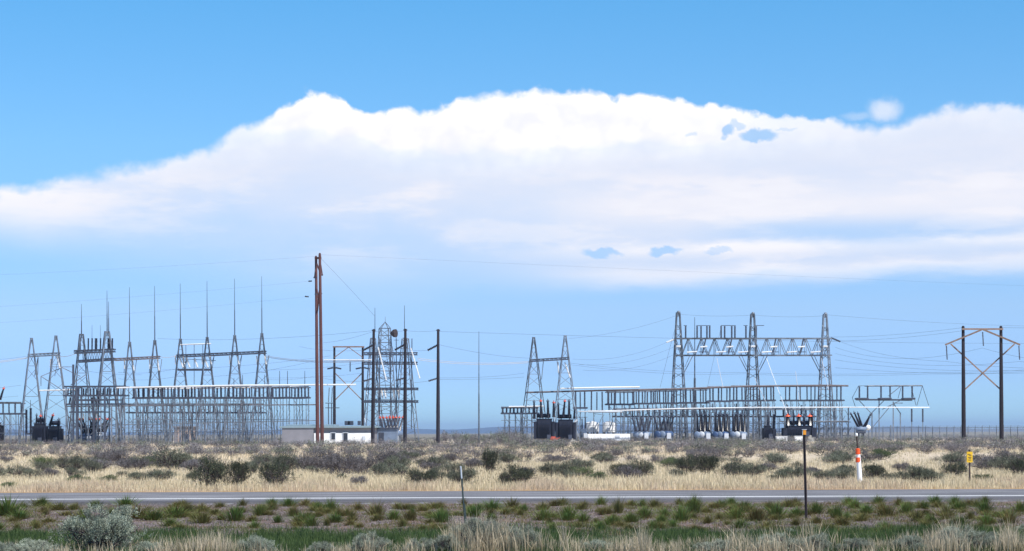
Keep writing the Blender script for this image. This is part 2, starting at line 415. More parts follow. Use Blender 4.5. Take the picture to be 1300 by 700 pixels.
Y3 = 390
t = thing('lattice_gantry', 'two-legged lattice gantry standing over the large black transformers in the middle', 'gantry', gx(698, Y3))
lattice_column(t, 678, Y3, 429, 38, levels=8, tw=.16); lattice_column(t, 718, Y3, 427, 36, levels=8, tw=.16, yaw=18)
truss(t, P(673, 457, Y3), P(722, 454, Y3), .35, 1.0, 9, .17, .09, 'steel_dark')
vstrut(t, 678, Y3, 457, [(12, 9.5), (-2, -8)], 482, .14); vstrut(t, 707, Y3, 457, [(0, 3)], 480, .12)
ins_part(t, P(708.5, 460, Y3), P(709, 474, Y3), .16, 'porc_white'); ins_part(t, P(717, 460, Y3), P(724, 480, Y3), .16, 'porc_white')
m = MB(); m.bar(P(704, 559, Y3), P(733, 533, Y3), .32); m.build('diagonal_strut', M['ltgrey'], t)

# ---- gantry by the control building (behind the three dark poles)
Y4 = 395
t = thing('lattice_gantry', 'dense lattice gantry with two levels of beams behind the three dark poles', 'gantry', gx(496, Y4), GG)
lattice_column(t, 474, Y4, 430, 26, levels=8, tw=.4); lattice_column(t, 515, Y4, 430, 34, levels=8, tw=.5, yaw=30)
for y_ in (448, 460): truss(t, P(462, y_, Y4), P(530, y_, Y4), .4, 1.6, 12, .16, .08, 'steel_dark')
for y_ in (493, 509): truss(t, P(461, y_, Y4), P(531, y_, Y4), .3, 2.2, 12, .18, .08, 'steel_dark', 'lower_crossbeam')
mb = MB()
for x in (482, 496, 503, 523): mb.bar(P(x, 430, Y4), P(x+random.uniform(-1,2), 545, Y4), .16)
for x in (482, 489, 498): mb.bar(P(x, 440, Y4), P(x+9, 500, Y4), .08)
mb.build('upright', M['steel_dark'], t)
for a, b in (((480, 441), (490.5, 483)), ((521.5, 442), (533, 481))): ins_part(t, P(*a, Y4-4), P(*b, Y4-4), .14, 'porc_white', 'long_insulator')
for x in (484, 488, 499, 505): ins_part(t, P(x, 494, Y4), P(x+2, 506, Y4), .2, 'porc_white')

# ---- big truss gantry at right
Y5 = 400
t = thing('lattice_gantry', 'tallest lattice gantry at right, deep truss beam across three pointed columns', 'gantry', gx(955, Y5))
cols = ((861.5, 398), (956, 399.5), (1048, 400))
for c, tp in cols:
    lattice_column(t, c, Y5, tp, 22, 1.8, levels=13, tw=.3, yaw=12, leg=.22, brace=.085)
    mb = MB(); mb.ball(P(c, tp-1, Y5), .35, 8); mb.bar(P(c-2, tp, Y5), P(c+2, tp, Y5), .45); mb.build('peak_cap', M['steel'], t)
for a, b in ((857, 957), (957, 1055)): truss(t, P(a, 430, Y5), P(b, 430, Y5), 3.25, 2.4, 6, .22, .12)
for c in (861.5, 956, 1048):
    for s in (-1, 1):
        if c == 861.5 and s < 0 or c == 1048 and s > 0: continue
        mb = MB(); mb.bar(P(c+s*18, 452, Y5), P(c+s*5, 477, Y5), .15); mb.build('knee_brace', M['steel'], t)
        mb = MB(); mb.bar(P(c+s*14, 452, Y5), P(c+s*8, 466, Y5), .1); mb.build('knee_brace', M['steel'], t)
for k, x in enumerate((893, 926, 982, 1017)):
    mb = MB(); mb.bar(P(x-6, 447, Y5-1.5), P(x+6, 447, Y5-1.5), .14); mb.bar(P(x+3, 430, Y5-1.5), P(x-1, 449, Y5-1.5), .25); mb.build('hanger', M['steel_dark'], t)
    ins_part(t, P(x-4, 441, Y5-1.7), P(x+5, 440, Y5-1.7), .17, 'porc_white')
for x in (880, 917, 945, 975, 1007, 1037): ins_part(t, P(x-8, 447.5, Y5-1.6), P(x+5, 446.5, Y5-1.6), .15, 'porc_white')
for x in (861.5, 956, 1048): ins_part(t, P(x-3, 440, Y5-2), P(x+3, 440, Y5-2), .2, 'porc_white')
for x in (870.5, 885, 890, 897.5, 901, 915.5, 920, 929, 933, 947, 960): ins_part(t, P(x, 429, Y5), P(x, 414, Y5), .2, 'porc_grey')
for a, b in ((884, 902), (915, 934), (868, 872), (944, 949), (959, 970)):
    mb = MB(); mb.bar(P(a, 413.5, Y5), P(b, 413.5, Y5), .12); mb.build('jumper_bar', M['steel_dark'], t)
ins_part(t, P(846, 435, Y5), P(857, 430.5, Y5), .2, 'porc_white'); ins_part(t, P(1055, 429, Y5), P(1067, 434, Y5), .2, 'porc_grey')
m = MB(); x, y, z = gx(882, Y5); m.cyl((x, y, z), P(882, 480, Y5), .26, .2, 8); m.cyl(P(882, 480, Y5), P(882, 403, Y5), .12, .05, 8)
m2 = m.build('steel_mast', M['steel'], None)
def settop(o):   # move origin of a single mesh thing to its base
    me = o.data; n = len(me.vertices); a = np.empty(n*3, np.float32); me.vertices.foreach_get('co', a); a = a.reshape(-1, 3)
    i = a[:, 2].argmin(); c = np.array((a[:,0].mean(), a[:,1].mean(), a[i,2])); a -= c; me.vertices.foreach_set('co', a.ravel()); me.update(); o.location = c; return o
tag(settop(m2), 'slim grey steel lightning mast rising through the tall right gantry', 'mast')
m = MB(); x, y, z = gx(608, 385); m.cyl((x, y, z), P(608, 500, 385), .16, .12, 8); m.cyl(P(608, 500, 385), P(608, 421, 385), .10, .04, 8)
tag(settop(m.build('steel_mast', M['steel'])), 'lone thin grey mast standing clear between the pole row and the middle gantry', 'mast')

# ---- switch racks: platform on posts with standing insulators and a tube on top
def rack(label, px0, px1, y_top, y_beam, Y, n_ins, n_leg, group, ins='porc', depth=3.2, ties=(525, 540), insr=.17, beam='steel_dark', tube='steel', up=None, cross=True, legw=.11, slope=0, pairs=False):
    t = thing('switch_rack', label, 'switch rack', gx((px0+px1)/2, Y), group)
    W = px1-px0
    mb = MB()
    for dy in (0, depth):
        a = np.array(P(px0, y_beam, Y)); b = np.array(P(px1, y_beam+slope, Y)); a[1] += dy; b[1] += dy
        mb.bar(a, b, .22, .3)
    for k in range(5):
        a = np.array(P(px0+W*k/4, y_beam+slope*k/4, Y)); mb.bar(a, a+(0, depth, 0), .15)
    mb.build('platform_beam', M[beam], t)
    for k in range(n_leg):
        px = px0+W*(k+.5)/n_leg + random.uniform(-.8, .8)
        m = MB()
        for dy in (0, depth):
            a = np.array(P(px+dy*.3, y_beam, Y)); a[1] += dy; m.bar((a[0], a[1], float(g(a[0], a[1]))-.1), a, legw)
        if cross:
            a = np.array(P(px, 556, Y)); b = np.array(P(px, y_beam+4, Y))
            nz = 4
            for q in range(nz):
                z0 = a[2]+(b[2]-a[2])*q/nz; z1 = a[2]+(b[2]-a[2])*(q+1)/nz
                m.bar((a[0], Y+(depth if q%2 else 0), z0), (a[0]+.3, Y+(0 if q%2 else depth), z1), .05)
        m.build('leg', M['steel'], t)
    for ty in ties:
        for dy in (-.1, depth): m = MB(); m.bar(P(px0, ty, Y+dy), P(px1, ty+slope, Y+dy), .09); m.build('tie_bar', M['steel'], t)
    for k in range(max(1, n_leg//2)):
        m = MB()
        a0 = px0+W*(2*k+.5)/n_leg; a1 = min(px1, a0+W*1.0/n_leg)
        m.bar(P(a0, y_beam+3, Y), P(a1, ties[0]+3, Y), .08); m.bar(P(a1, ties[0]+3, Y), P(a0, 555, Y), .08)
        m.build('bracing', M['steel'], t)
    for k in range(n_ins):
        u = (k+.5)/n_ins
        if pairs: u = (k//2+.5)/(n_ins//2) + (-.18 if k%2 else .18)/(n_ins//2)
        px = px0+W*u; dy = (k % 3)*depth/2*.9 if not pairs else 0
        a = np.array(P(px, y_beam+slope*u-.6, Y)); b = np.array(P(px+random.uniform(-.3,.3), y_top+slope*u+(k%2)*.8, Y)); a[1] += dy; b[1] += dy
        mm = MB(); mm.insul(a, b, insr*random.uniform(.85, 1.15)); mm.build('insulator', M[ins if k % 4 else 'porc_grey'], t)
    m = MB()
    if tube:
        m.cyl(P(px0, y_top, Y), P(px1, y_top+slope, Y), .10); m.cyl(np.array(P(px0, y_top+1, Y))+(0, depth, 0), np.array(P(px1, y_top+1+slope, Y))+(0, depth, 0), .10)
        m.build('top_tube', M[tube], t)
    if up:
        for px, y in up:
            m = MB(); m.cyl(P(px, y_top, Y), P(px, y, Y), .07, .04, 6); m.build('rod', M['steel_dark'], t)
    return t
GL = 'insulator racks in the left switchyard'
edges = [(168, 205), (203, 226), (226, 247), (246, 270), (269, 296), (295, 317), (318, 345), (345, 368), (369, 392)]
labs = ['switch rack with thick dark insulators just right of the dark stacked frame',
 'switch rack below the gap between the middle and the four-mast gantry', 'switch rack under the first column of the four-mast gantry',
 'switch rack under the second column of the four-mast gantry', 'switch rack left of the third column of the four-mast gantry',
 'switch rack right of the third column of the four-mast gantry', 'switch rack at the foot of the last masted column',
 'switch rack between the last masted column and the grey building', 'switch rack in front of the grey building, right end of the row']
for i, ((a, b), lb) in enumerate(zip(edges, labs)):
    rack(lb, a, b, 491.5, 505.5, 352+(i % 3)*2.5, 8 if i else 9, 4 if i < 7 else 3, GL, 'porc' if i in (0, 2, 4) else 'porc_grey', slope=-.7, insr=.26 if i == 0 else .17,
         ties=(515, 533, 547), up=[(b-9, 476), (b-20, 480)] if i in (5, 6) else ([(a+20, 471), (a+10, 471)] if i == 7 else ([(a+18, 471)] if i == 8 else None)))
# second row of racks further back
for i, (a, b, lb) in enumerate([(160, 215, 'low rear bus rack seen through the legs below the masted columns at left'), (215, 275, 'low rear bus rack seen through the legs of the four-mast gantry'),
      (275, 335, 'low rear bus rack seen through the legs right of the four-mast gantry middle')]):
    rack(lb, a, b, 513, 524, 392, 7, 9, 'low rear racks of the left switchyard', 'porc_grey', ties=(536, 549), cross=False)
# far-left racks
rack('small rack of pale insulators at the left edge of the photo', -14, 27, 511, 525.5, 372, 8, 5, GL, 'porc_grey', ties=(539, 550))
def bus(label, pts, Y, r, mat, group=None, sup=None):
    m = MB()
    for a, b in zip(pts[:-1], pts[1:]): m.cyl(P(*a, Y), P(*b, Y), r, r, 8)
    o = m.build('bus_tube', M[mat]); tag(o, label, 'bus tube', group); return settop(o)
GB = 'long horizontal bus tubes'
bus('long white bus tube on top of the left insulator racks', [(148, 492.5), (300, 489.5), (436, 488.5)], 349, .13, 'alu', GB)
bus('second pale bus tube just below the white one over the left racks', [(190, 494), (380, 491)], 357.5, .13, 'alu', GB)
bus('short white bus tube between the left gantry legs', [(50, 496), (100, 495)], 372, .12, 'alu', GB)
bus('brownish pipe running below the left rack platforms', [(83, 516), (300, 514.5), (402, 514)], 359.5, .10, 'steel_brown', GB)
bus('low thin grey pipe crossing behind the left rack legs', [(88, 541), (402, 534)], 366, .07, 'steel', GB)

# ---- dark switch structure left of the long rack row
Ys = 358
t = thing('switch_structure', 'dark crowded steel frame of stacked beams above the blue breaker at left', 'switch structure', gx(118, Ys))
mb = MB()
for y_, a, b in ((491, 81, 160), (502.5, 80, 160), (513.5, 84, 160), (523.5, 88, 133), (508, 96, 150)):
    mb.bar(P(a, y_, Ys), P(b, y_-.4, Ys), .26); mb.bar(np.array(P(a+1, y_, Ys))+(0,4,0), np.array(P(b-1, y_-.4, Ys))+(0,4,0), .2)
mb.build('beam', M['steel_dark'], t)
for px, y_, w in ((84, 491, .2), (93, 463, .32), (97.5, 491, .34), (103, 502, .2), (112, 491, .18), (119, 495, .28), (128, 500, .18), (133, 491, .3), (141.5, 512, .25), (148, 491, .2), (153, 512, .18), (158, 491, .2)):
    m = MB(); x, y, z = gx(px, Ys); m.bar((x, y, z-.1), P(px, y_, Ys), w); m.bar((x, y+4, z-.1), np.array(P(px, max(y_, 491), Ys))+(0,4,0), w*.7); m.build('post', M['steel_dark'] if w > .25 else M['steel'], t)
mb = MB()
for a, b in (((77, 466), (94, 466)), ((77, 466), (102, 478)), ((52, 478), (76, 468)), ((52, 478), (83, 498)), ((90, 489), (110, 475)), ((84, 526), (97, 540)), ((97, 540), (84, 555)), ((112, 515), (133, 535)), ((133, 535), (112, 555)),
             ((141, 528), (158, 545)), ((158, 545), (141, 558)), ((120, 492), (133, 503)), ((103, 492), (84, 502)), ((66, 466), (77, 466)), ((52, 478), (52, 490))):
    mb.bar(P(*a, Ys), P(*b, Ys+2), .12)
mb.build('bracing', M['steel'], t)
for k, x in enumerate((86, 90, 96, 100, 106, 109, 115, 119, 123, 127, 131, 136, 140, 145, 150, 156)):
    ins_part(t, P(x, 501.5, Ys+(k%3)), P(x+random.uniform(-1,1), 493, Ys+(k%3)), .19, 'porc' if k%3 else 'porc_grey')
for k, x in enumerate((88, 94, 104, 117, 122, 126, 137, 147, 155)):
    ins_part(t, P(x, 513, Ys+1), P(x+random.uniform(-2,2), 504.5, Ys+1), .18, 'porc' if k%2 else 'porc_grey')
for x in (99, 106, 114, 123): ins_part(t, P(x, 525, Ys+1), P(x+.5, 532, Ys+1), .15, 'porc_white')

# ---- transformers and breakers
def bushing(parent, a, b, r, cap='red', mat='porc', name='bushing'):
    a = np.array(a); b = np.array(b); d = b-a; L = np.linalg.norm(d); mb = MB(); n = max(6, int(L/.16)); pr = []
    for i in range(n):
        tt = i/n; rr = r*(1-.45*tt); pr += [(tt+.02/n, rr*.6), (tt+.35/n, rr), (tt+.6/n, rr*.95), (tt+.95/n, rr*.6)]
    mb.lathe(a, b, pr, 9, 0, False); o = mb.build(name, M[mat], parent)
    c = MB(); c.cyl(b, b+d/L*.22, r*.85, r*.7, 9); c.cyl(b+d/L*.2, b+d/L*.5, r*.2, r*.2, 6); c.build('cap', M[cap], o); return o
def transformer(label, px, Y, wpx, htpx, base_py, bush, tank='black', cons=True, group=None, name='transformer', fins=9):
    """bush: list of (px_base, py_base, px_top, py_top, radius, cap)"""
    x, y, z = gx(px, Y); t = thing(name, label, 'transformer', (x, y, z), group)
    W = wpx/F*Y; H = htpx/F*Y; D = 3.2
    zb = max(z+.1, Zp(px, base_py, Y)); zt = zb+H
    m = MB(); m.box((x, y, (z+zb+.4)/2), (W*.9, D*.8, .5+zb-z), .04); m.build('plinth', M['concrete'], t)
    m = MB(); m.box((x, y, (zb+zt)/2+.1), (W*.72, D*.7, H), .12); m.box((x, y, zt+.12), (W*.78, D*.76, .16), .04)
    for k in range(4): m.box((x-W*.3+W*.2*k, y-D*.36, (zb+zt)/2), (.1, .12, H*.9))
    m.build('tank', M[tank], t)
    for s in (-1, 1):
        m = MB()
        for k in range(fins): m.box((x+s*W*.43, y-D*.45+D*.9*(k+.5)/fins, zb+H*.5), (W*.13, .08, H*.82), .02)
        m.cyl((x+s*W*.43, y-D*.45, zt-H*.12), (x+s*W*.43, y+D*.45, zt-H*.12), .09); m.build('radiator', M[tank], t)
    m = MB()
    for k in range(fins): m.box((x-W*.3+W*.6*(k+.5)/fins, y-D*.52, zb+H*.45), (.07, .5, H*.7), .02)
    m.build('radiator', M[tank], t)
    if cons:
        m = MB(); m.cyl((x-W*.35, y+.7, zt+.75), (x+W*.3, y+.7, zt+.75), .38, None, 14)
        for q in (-.2, .2): m.box((x+W*q, y+.7, zt+.3), (.15, .3, .5))
        m.build('conservator', M[tank], t)
    m = MB(); m.box((x+W*.2, y-D*.8, zb+.7), (.7, .3, .9), .03); m.build('control_cabinet', M['ltgrey' if tank != 'black' else 'steel_dark'], t)
    for (a, b, c, d, r, cap) in bush: bushing(t, P(a, b, Y-.3), P(c, d, Y-.3), r, cap)
    return t
GT = 'black power transformers'
transformer('black transformer with red-tipped bushings under the first gantry, left half of the pair', 51, 372, 17, 25, 564, [(46, 541, 46.5, 528, .26, 'steel_dark'), (51.5, 541, 51.5, 529, .34, 'red'), (56, 542, 57, 523, .2, 'steel_dark')], group=GT)
transformer('black transformer whose bushing leans right with a red tip, right half of the far-left pair', 70, 373, 18, 21, 563.5, [(63, 541, 67, 528, .34, 'red'), (74, 543, 74.5, 534, .4, 'steel_dark')], group=GT)
transformer('dark transformer mostly cut off by the left edge, one leaning red-tipped bushing', -9, 374, 24, 24, 562, [(0, 508, 4.5, 494, .3, 'red')], cons=False, group=GT)
t = thing('arrester_stand', 'pair of slender black surge arresters on a low dark frame left of the black transformer', 'surge arrester', gx(37, 371))
m = MB(); m.bar(P(32, 551, 371), P(46, 551, 371), .28)
for q in (33, 39): x, y, z = gx(q, 371); m.bar((x,y,z-.1), P(q, 551, 371), .2)
m.build('frame', M['steel_dark'], t)
for q, c in ((33.5, 520), (39, 518)): ins_part(t, P(q, 550.5, 371), P(q, c, 371), .26)
m = MB(); m.cyl(P(38.7, 518, 371), P(38.7, 508, 371), .06, .04); m.build('rod', M['steel'], t)

Yt = 386
transformer('big black transformer under the middle gantry, left one of the pair', 691, Yt, 27, 27, 560, [(678.5, 532, 678, 511, .34, 'steel_dark'), (687, 531, 686.5, 510, .36, 'red'), (696, 531, 695.5, 510, .36, 'steel_dark'), (703, 530, 703, 512, .38, 'red')], fins=12, group=GT)
transformer('big black transformer under the middle gantry, right one beside the diagonal pipe', 718, Yt+1, 26, 26, 560, [(709, 531, 709, 514, .3, 'steel_dark'), (715, 530, 717, 510, .34, 'red'), (722.5, 530, 722.5, 510, .36, 'steel_dark'), (729, 532, 729.5, 520, .3, 'steel_dark')], fins=12, group=GT)
m = MB(); x, y, z = gx(703, 379); m.box((x, y, z+.45), (1.3, .8, .8), .08); m.box((x-.1, y, z+.95), (.8, .5, .25), .06); m.cyl((x+.5, y, z+.6), (x+1.1, y, z+.9), .07)
tag(settop(m.build('fire_hose_cabinet', M['red'])), 'small red box on the ground before the big middle transformers', 'box')

def breaker(label, px, Y, wpx, color, group, bush=3, top=528, tank_py=552, r=.62, caps='steel_dark', v=3.0, bm='porc', single=False):
    """row of dead tank breaker poles: horizontal tanks on a frame, each with two slanted bushings"""
    x, y, z = gx(px, Y); t = thing('circuit_breaker', label, 'circuit breaker', (x, y, z), group)
    W = wpx/F*Y; zt = Zp(px, tank_py, Y)
    f = MB()
    for s in (-1, 1):
        for q in (-1, 1): f.bar((x+s*W*.42, y+q*.9, z-.1), (x+s*W*.42, y+q*.9, zt-r*.6), .16)
        f.bar((x-W*.45, y+s*.9, zt-r*.8), (x+W*.45, y+s*.9, zt-r*.8), .16)
    f.build('frame', M['steel'], t)
    m = MB(); m.box((x+W*.25, y-1.3, z+.95), (.8, .5, 1.1), .04); m.build('control_cabinet', M['ltgrey' if color != 'black' else 'steel_dark'], t)
    for k in range(bush):
        cx = x-W*.4+W*.8*(k+.5)/bush
        m = MB(); a = (cx-.5*(W/bush), y-.9, zt); b = (cx+.4*(W/bush), y+.9, zt)
        m.lathe(a, b, [(0, .05), (.02, r*.75), (.08, r), (.12, r*.95), (.85, r*.95), (.9, r), (.97, r*.75), (1, .05)], 14); m.build('tank', M[color if k % 2 == 0 or color == 'black' else ('ltgrey' if color != 'navy' else 'bluegrey')], t)
        for s in (-1, 1):
            if single and s < 0: continue
            tx = P(px, top, Y)[2]
            bushing(t, (cx+s*.25, y+s*.5, zt+r*.7), (cx+s*(.25+v*.25), y+s*1.1, tx), .30, caps, bm)
    return t
GC = 'circuit breakers of the substation'
breaker('deep blue breaker with red-tipped bushings beneath the dark stacked frame', 112, 366, 13, 'navy', GC, 3, 533, 556, .8, 'red', 4.)
transformer('squat deep blue tank standing behind the blue breaker at left', 113, 371, 17, 15, 566, [(108, 550, 106, 534, .2, 'red'), (117, 550, 120, 535, .2, 'red')], 'navy', False)
breaker('blue-grey breaker just right of the deep blue one at left', 127, 368, 12, 'bluegrey', GC, 3, 533, 554, .8, 'red', 3.5)
breaker('blue-grey breaker with a row of red caps between the second and third dark poles', 497, 385, 26, 'bluegrey', GC, 5, 531, 551, .7, 'red', 2.2, 'porc_grey')
breaker('light grey breaker at the left of the right-hand switchyard', 815, 392, 20, 'bluegrey', GC, 3, 532, 552, .62, bm='porc_grey')
breaker('blue breaker just left of the first tall column', 843, 394, 22, 'navy', GC, 3, 530, 552, .75, bm='porc_grey')
for px, c, lb in ((893, 'bluegrey', 'blue-grey breaker with black bushings right of the slim steel mast'), (916, 'navy', 'blue breaker with black bushings midway between the tall gantry columns'), (938, 'bluegrey', 'blue-grey breaker with black bushings just left of the middle tall column')):
    breaker(lb, px, 388, 21, c, GC, 3, 527, 552, .62, 'steel_dark', .6)
# right black transformers
transformer('narrow black tank with a slender bushing left of the red-capped transformer', 974, 384, 11, 17, 559, [(975, 542, 975, 528, .3, 'steel_dark')], cons=False, fins=5, group=GT)
t = thing('arrester_stand', 'single black surge arrester between the narrow tank and the red-capped transformer', 'surge arrester', gx(983, 384)); ins_part(t, P(982.5, 545, 384), P(983, 526, 384), .35)
m = MB(); x, y, z = gx(983, 384); m.box((x, y, (z+Zp(983,545,384))/2), (.7, .8, Zp(983,545,384)-z), .05); m.build('pedestal', M['black'], t)
transformer('black transformer with three thick bushings capped in bright red at right', 1014, 384, 42, 14, 556, [(1000, 545, 1000, 529, .6, 'orange'), (1014, 545, 1014, 529, .6, 'orange'), (1028, 545, 1028, 529, .6, 'orange'), (1007, 546, 1008, 528, .34, 'steel_dark'), (1021, 546, 1021, 530, .34, 'steel_dark'), (1031, 545, 1031, 526, .3, 'steel_dark')], fins=12, group=GT)
for px, w, lb in ((992, 14, 'low white box at the left foot of the red-capped transformer'), (1014, 11, 'low white box at the middle foot of the red-capped transformer')):
    m = MB(); x, y, z = gx(px, 378); m.box((x, y, z+.5), (w/F*378, 1.2, .9), .05); m.box((x, y, z+1.0), (w/F*378+.1, 1.3, .1), .02); tag(settop(m.build('cable_box', M['white'])), lb, 'box')
# V shaped breaker
t = thing('circuit_breaker', 'breaker with V-fanned bushings and a white ball tank at the right end', 'circuit breaker', gx(1093, 386), GC)
x, y, z = gx(1093, 386)
m = MB(); m.box((x, y, z+1.6), (1.6, 1.4, .35), .05)
for s in (-1, 1):
    for q in (-1, 1): m.bar((x+s*.6, y+q*.5, z-.1), (x+s*.4, y+q*.5, z+1.6), .16)
m.build('frame', M['steel_dark'], t)
m = MB(); m.lathe((x-1, y, z+2.2), (x+1, y, z+2.2), [(0,.1),(.05,.5),(.95,.5),(1,.1)], 12); m.build('tank', M['bluegrey'], t)
m = MB(); m.ball(P(1102, 543, 386), .5, 12); m.build('ball_tank', M['white'], t)
for a, b in (((1090, 543), (1080.5, 526)), ((1092, 541), (1085, 525)), ((1094, 541), (1089.5, 526)), ((1096, 543), (1105, 527)), ((1097, 546), (1103.5, 530))): bushing(t, P(*a, 386), P(*b, 386), .3, 'steel_dark', 'porc')

# ---- racks of the right-hand yard
GR = 'insulator racks in the right switchyard'
rack('small low rack left of the middle gantry, leftmost of the right yard', 636, 664, 517, 525, 392, 6, 4, GR, 'porc', ties=(534, 543), insr=.22)
rack('low rack directly behind the left legs of the middle gantry', 660, 684, 517, 525, 399, 5, 4, GR, 'porc', ties=(534, 543), insr=.2)
rack('tall rack with a short platform just right of the middle gantry', 728, 746, 497, 518, 398, 3, 3, GR, 'porc_grey', ties=(530, 545), tube=None)
rack('tall rack over the two white tanks', 747, 784, 497, 522, 399, 5, 3, GR, 'porc_grey', ties=(524, 540), tube=None, beam='alu')
rack('tall rack with a dark platform right of the white tanks', 769, 806, 497, 513.5, 393, 7, 4, GR, 'porc_grey', ties=(523, 536, 547))
rack('tall rack with paired insulators midway between tanks and tall gantry', 803, 832, 496, 512.5, 395, 8, 5, GR, 'porc_grey', ties=(523, 536, 547))
rack('tall rack just left of the tall gantry\'s first column', 830, 862, 495.5, 512, 397, 9, 6, GR, 'porc_grey', ties=(523, 536, 547))
rack('tall rack just right of the tall gantry\'s first column', 862, 900, 494, 511.5, 394, 9, 6, GR, 'porc_grey', ties=(523, 536, 547))
rack('tall rack with framed insulator pairs between the first two tall columns', 898, 930, 491, 509.5, 392, 6, 5, GR, 'porc_grey', ties=(521, 536), pairs=True)
rack('tall rack with framed insulator pairs just left of the middle tall column', 928, 960, 490, 508.8, 394, 6, 5, GR, 'porc_grey', ties=(521, 536), pairs=True)
rack('tall rack with framed insulator pairs just right of the middle tall column', 958, 985, 490, 508.5, 396, 6, 5, GR, 'porc_grey', ties=(521, 536), pairs=True)
rack('tall rack with framed insulator pairs above the red-capped transformer', 993, 1034, 489.5, 508.5, 397, 6, 5, GR, 'porc_grey', ties=(521, 536), pairs=True)
rack('tall rack with framed insulator pairs at the last tall column', 1030, 1072, 489.5, 508.5, 395, 6, 6, GR, 'porc_grey', ties=(521, 536), pairs=True)
for a, b, lb in ((778, 842, 'low rear rack of slim insulators behind the racks beyond the white tanks'), (842, 906, 'low rear rack behind the first tall column'),
      (906, 968, 'low rear rack behind the dark bushings and the middle tall column'), (968, 1036, 'low rear rack behind the red-capped transformer')):
    rack(lb, a, b, 519, 529, 409, 9, 8, 'low rear racks of the right switchyard', 'porc', ties=(538, 548), cross=True, insr=.2)
# free-standing rightmost rack
Yr = 396
t = thing('switch_rack', 'detached rack with sloping end wires at the right end of the substation', 'switch rack', gx(1125, Yr), GR)
m = MB(); m.bar(P(1090, 507.5, Yr), P(1158, 508, Yr), .3); m.bar(np.array(P(1090, 507.5, Yr))+(0,3,0), np.array(P(1158, 508, Yr))+(0,3,0), .25)
for a in (1094, 1123, 1153): m.box(P(a, 506.5, Yr), (2.2, 3, .35), .03)
m.build('platform_beam', M['steel_dark'], t)
m = MB(); m.cyl(P(1101, 490, Yr), P(1171, 489.8, Yr), .13); m.cyl(np.array(P(1101, 490, Yr))+(0,3,0), np.array(P(1158, 489.8, Yr))+(0,3,0), .1); m.build('top_tube', M['steel'], t)
for x_ in (1091, 1101.5, 1118.5, 1130, 1146, 1158): ins_part(t, P(x_, 506, Yr), P(x_, 490.5, Yr), .2, 'porc_grey')
m = MB()
for a, b in (((1091, 509), (1107, 526)), ((1107, 524), (1123, 508)), ((1134, 512), (1143, 525)), ((1143, 525), (1134, 512)), ((1120, 520), (1144, 508)), ((1131, 515), (1106, 545)), ((1128, 503), (1144, 490)), ((1146, 512), (1134, 512))): m.bar(P(*a, Yr), P(*b, Yr), .13)
m.build('bracing', M['steel'], t)
for a, b in ((1116, 508), (1134, 510), (1107, 524), (1143, 524), (1131, 540)):
    m = MB(); x, y, z = gx(a, Yr); m.bar((x, y, z-.1), P(a, b, Yr), .2); m.build('leg', M['steel'], t)
for a, b in ((1157.5, 519), (1171.5, 519)):
    x, y, z = gx(a, Yr); m = MB(); m.bar((x, y, z-.1), P(a, 536, Yr), .13); m.build('leg', M['steel'], t); ins_part(t, P(a, 536, Yr), P(a, b, Yr), .2, 'porc_grey')
m = MB()
for a, b in (((1171, 490), (1179, 515)), ((1171, 490), (1164, 515)), ((1090, 490), (1082, 505)), ((1082, 505), (1086, 517)), ((1090, 490), (1101, 490)), ((1157, 492), (1163, 515)), ((1144, 492), (1140, 506))): m.cyl(P(*a, Yr), P(*b, Yr), .05, .05, 6)
m.build('drop_wire', M['cable'], t)
# rails and buses of right yard
bus('brownish rail along the tops of the right-hand racks', [(668, 498.5), (760, 496), (860, 494), (955, 490.5), (1047, 489.5), (1077, 490)], 391.5, .16, 'steel_brown', GB)
bus('white tube lying on the brown rail right of the middle gantry', [(711, 493.5), (768, 492), (812, 491.5)], 391, .14, 'alu', GB)
bus('long white bus tube at mid height along the right yard', [(768, 522), (860, 519), (955, 517.5), (1080, 517.3), (1180, 517.5)], 389, .10, 'alu', GB)
bus('pale bus tube with standing insulators over the white tanks', [(734, 522.5), (790, 523)], 388, .11, 'ltgrey', GB)
bus('white bus tube low left of the middle gantry', [(646, 516.5), (690, 516)], 389, .12, 'alu', GB)
bus('thin grey rail below the long white tube at right', [(990, 535.5), (1078, 535)], 393, .12, 'steel', GB)
t = thing('support_frame', 'low lattice support frame under the white tube between middle and last tall columns', 'support frame', gx(1060, 398))
for k, x_ in enumerate((1040, 1050, 1060, 1069, 1077)):
    m = MB(); x, y, z = gx(x_, 398); m.bar((x, y, z-.1), P(x_, 518, 398), .22)
    for q in range(5): m.bar(P(x_, 556-q*7, 398), P(x_+(4 if q%2 else -4), 549-q*7, 398), .09)
    m.build('leg', M['steel'], t)
m = MB()
for y_ in (536, 545, 553): m.bar(P(1038, y_, 398), P(1080, y_, 398), .13)
m.build('rail', M['steel'], t)
# lattice of slender stub poles in the right yard
def lat_post(label, px, Y, top, w=3.5, grp='slender lattice bus posts'):
    x, y, z = gx(px, Y); zt = Zp(px, top, Y); W = w/F*Y/2; m = MB()
    for s in (-1, 1):
        for q in (-1, 1): m.bar((x+s*W, y+q*W, z-.1), (x+s*W, y+q*W, zt), .1)
    n = int((zt-z)/.9)
    for k in range(n):
        za = z+(zt-z)*k/n; zb2 = z+(zt-z)*(k+1)/n; s = 1 if k%2 else -1
        m.bar((x-s*W, y-W, za), (x+s*W, y-W, zb2), .06); m.bar((x-W, y-s*W, za), (x-W, y+s*W, zb2), .06); m.bar((x+W, y-s*W, za), (x+W, y+s*W, zb2), .06)
    m.box((x, y, zt), (W*2.6, W*2.6, .12)); m.insul((x, y, zt+.05), (x, y, zt+1.8), .16)
    tag(settop(m.build('lattice_post', M['steel'])), label, 'lattice post', grp)
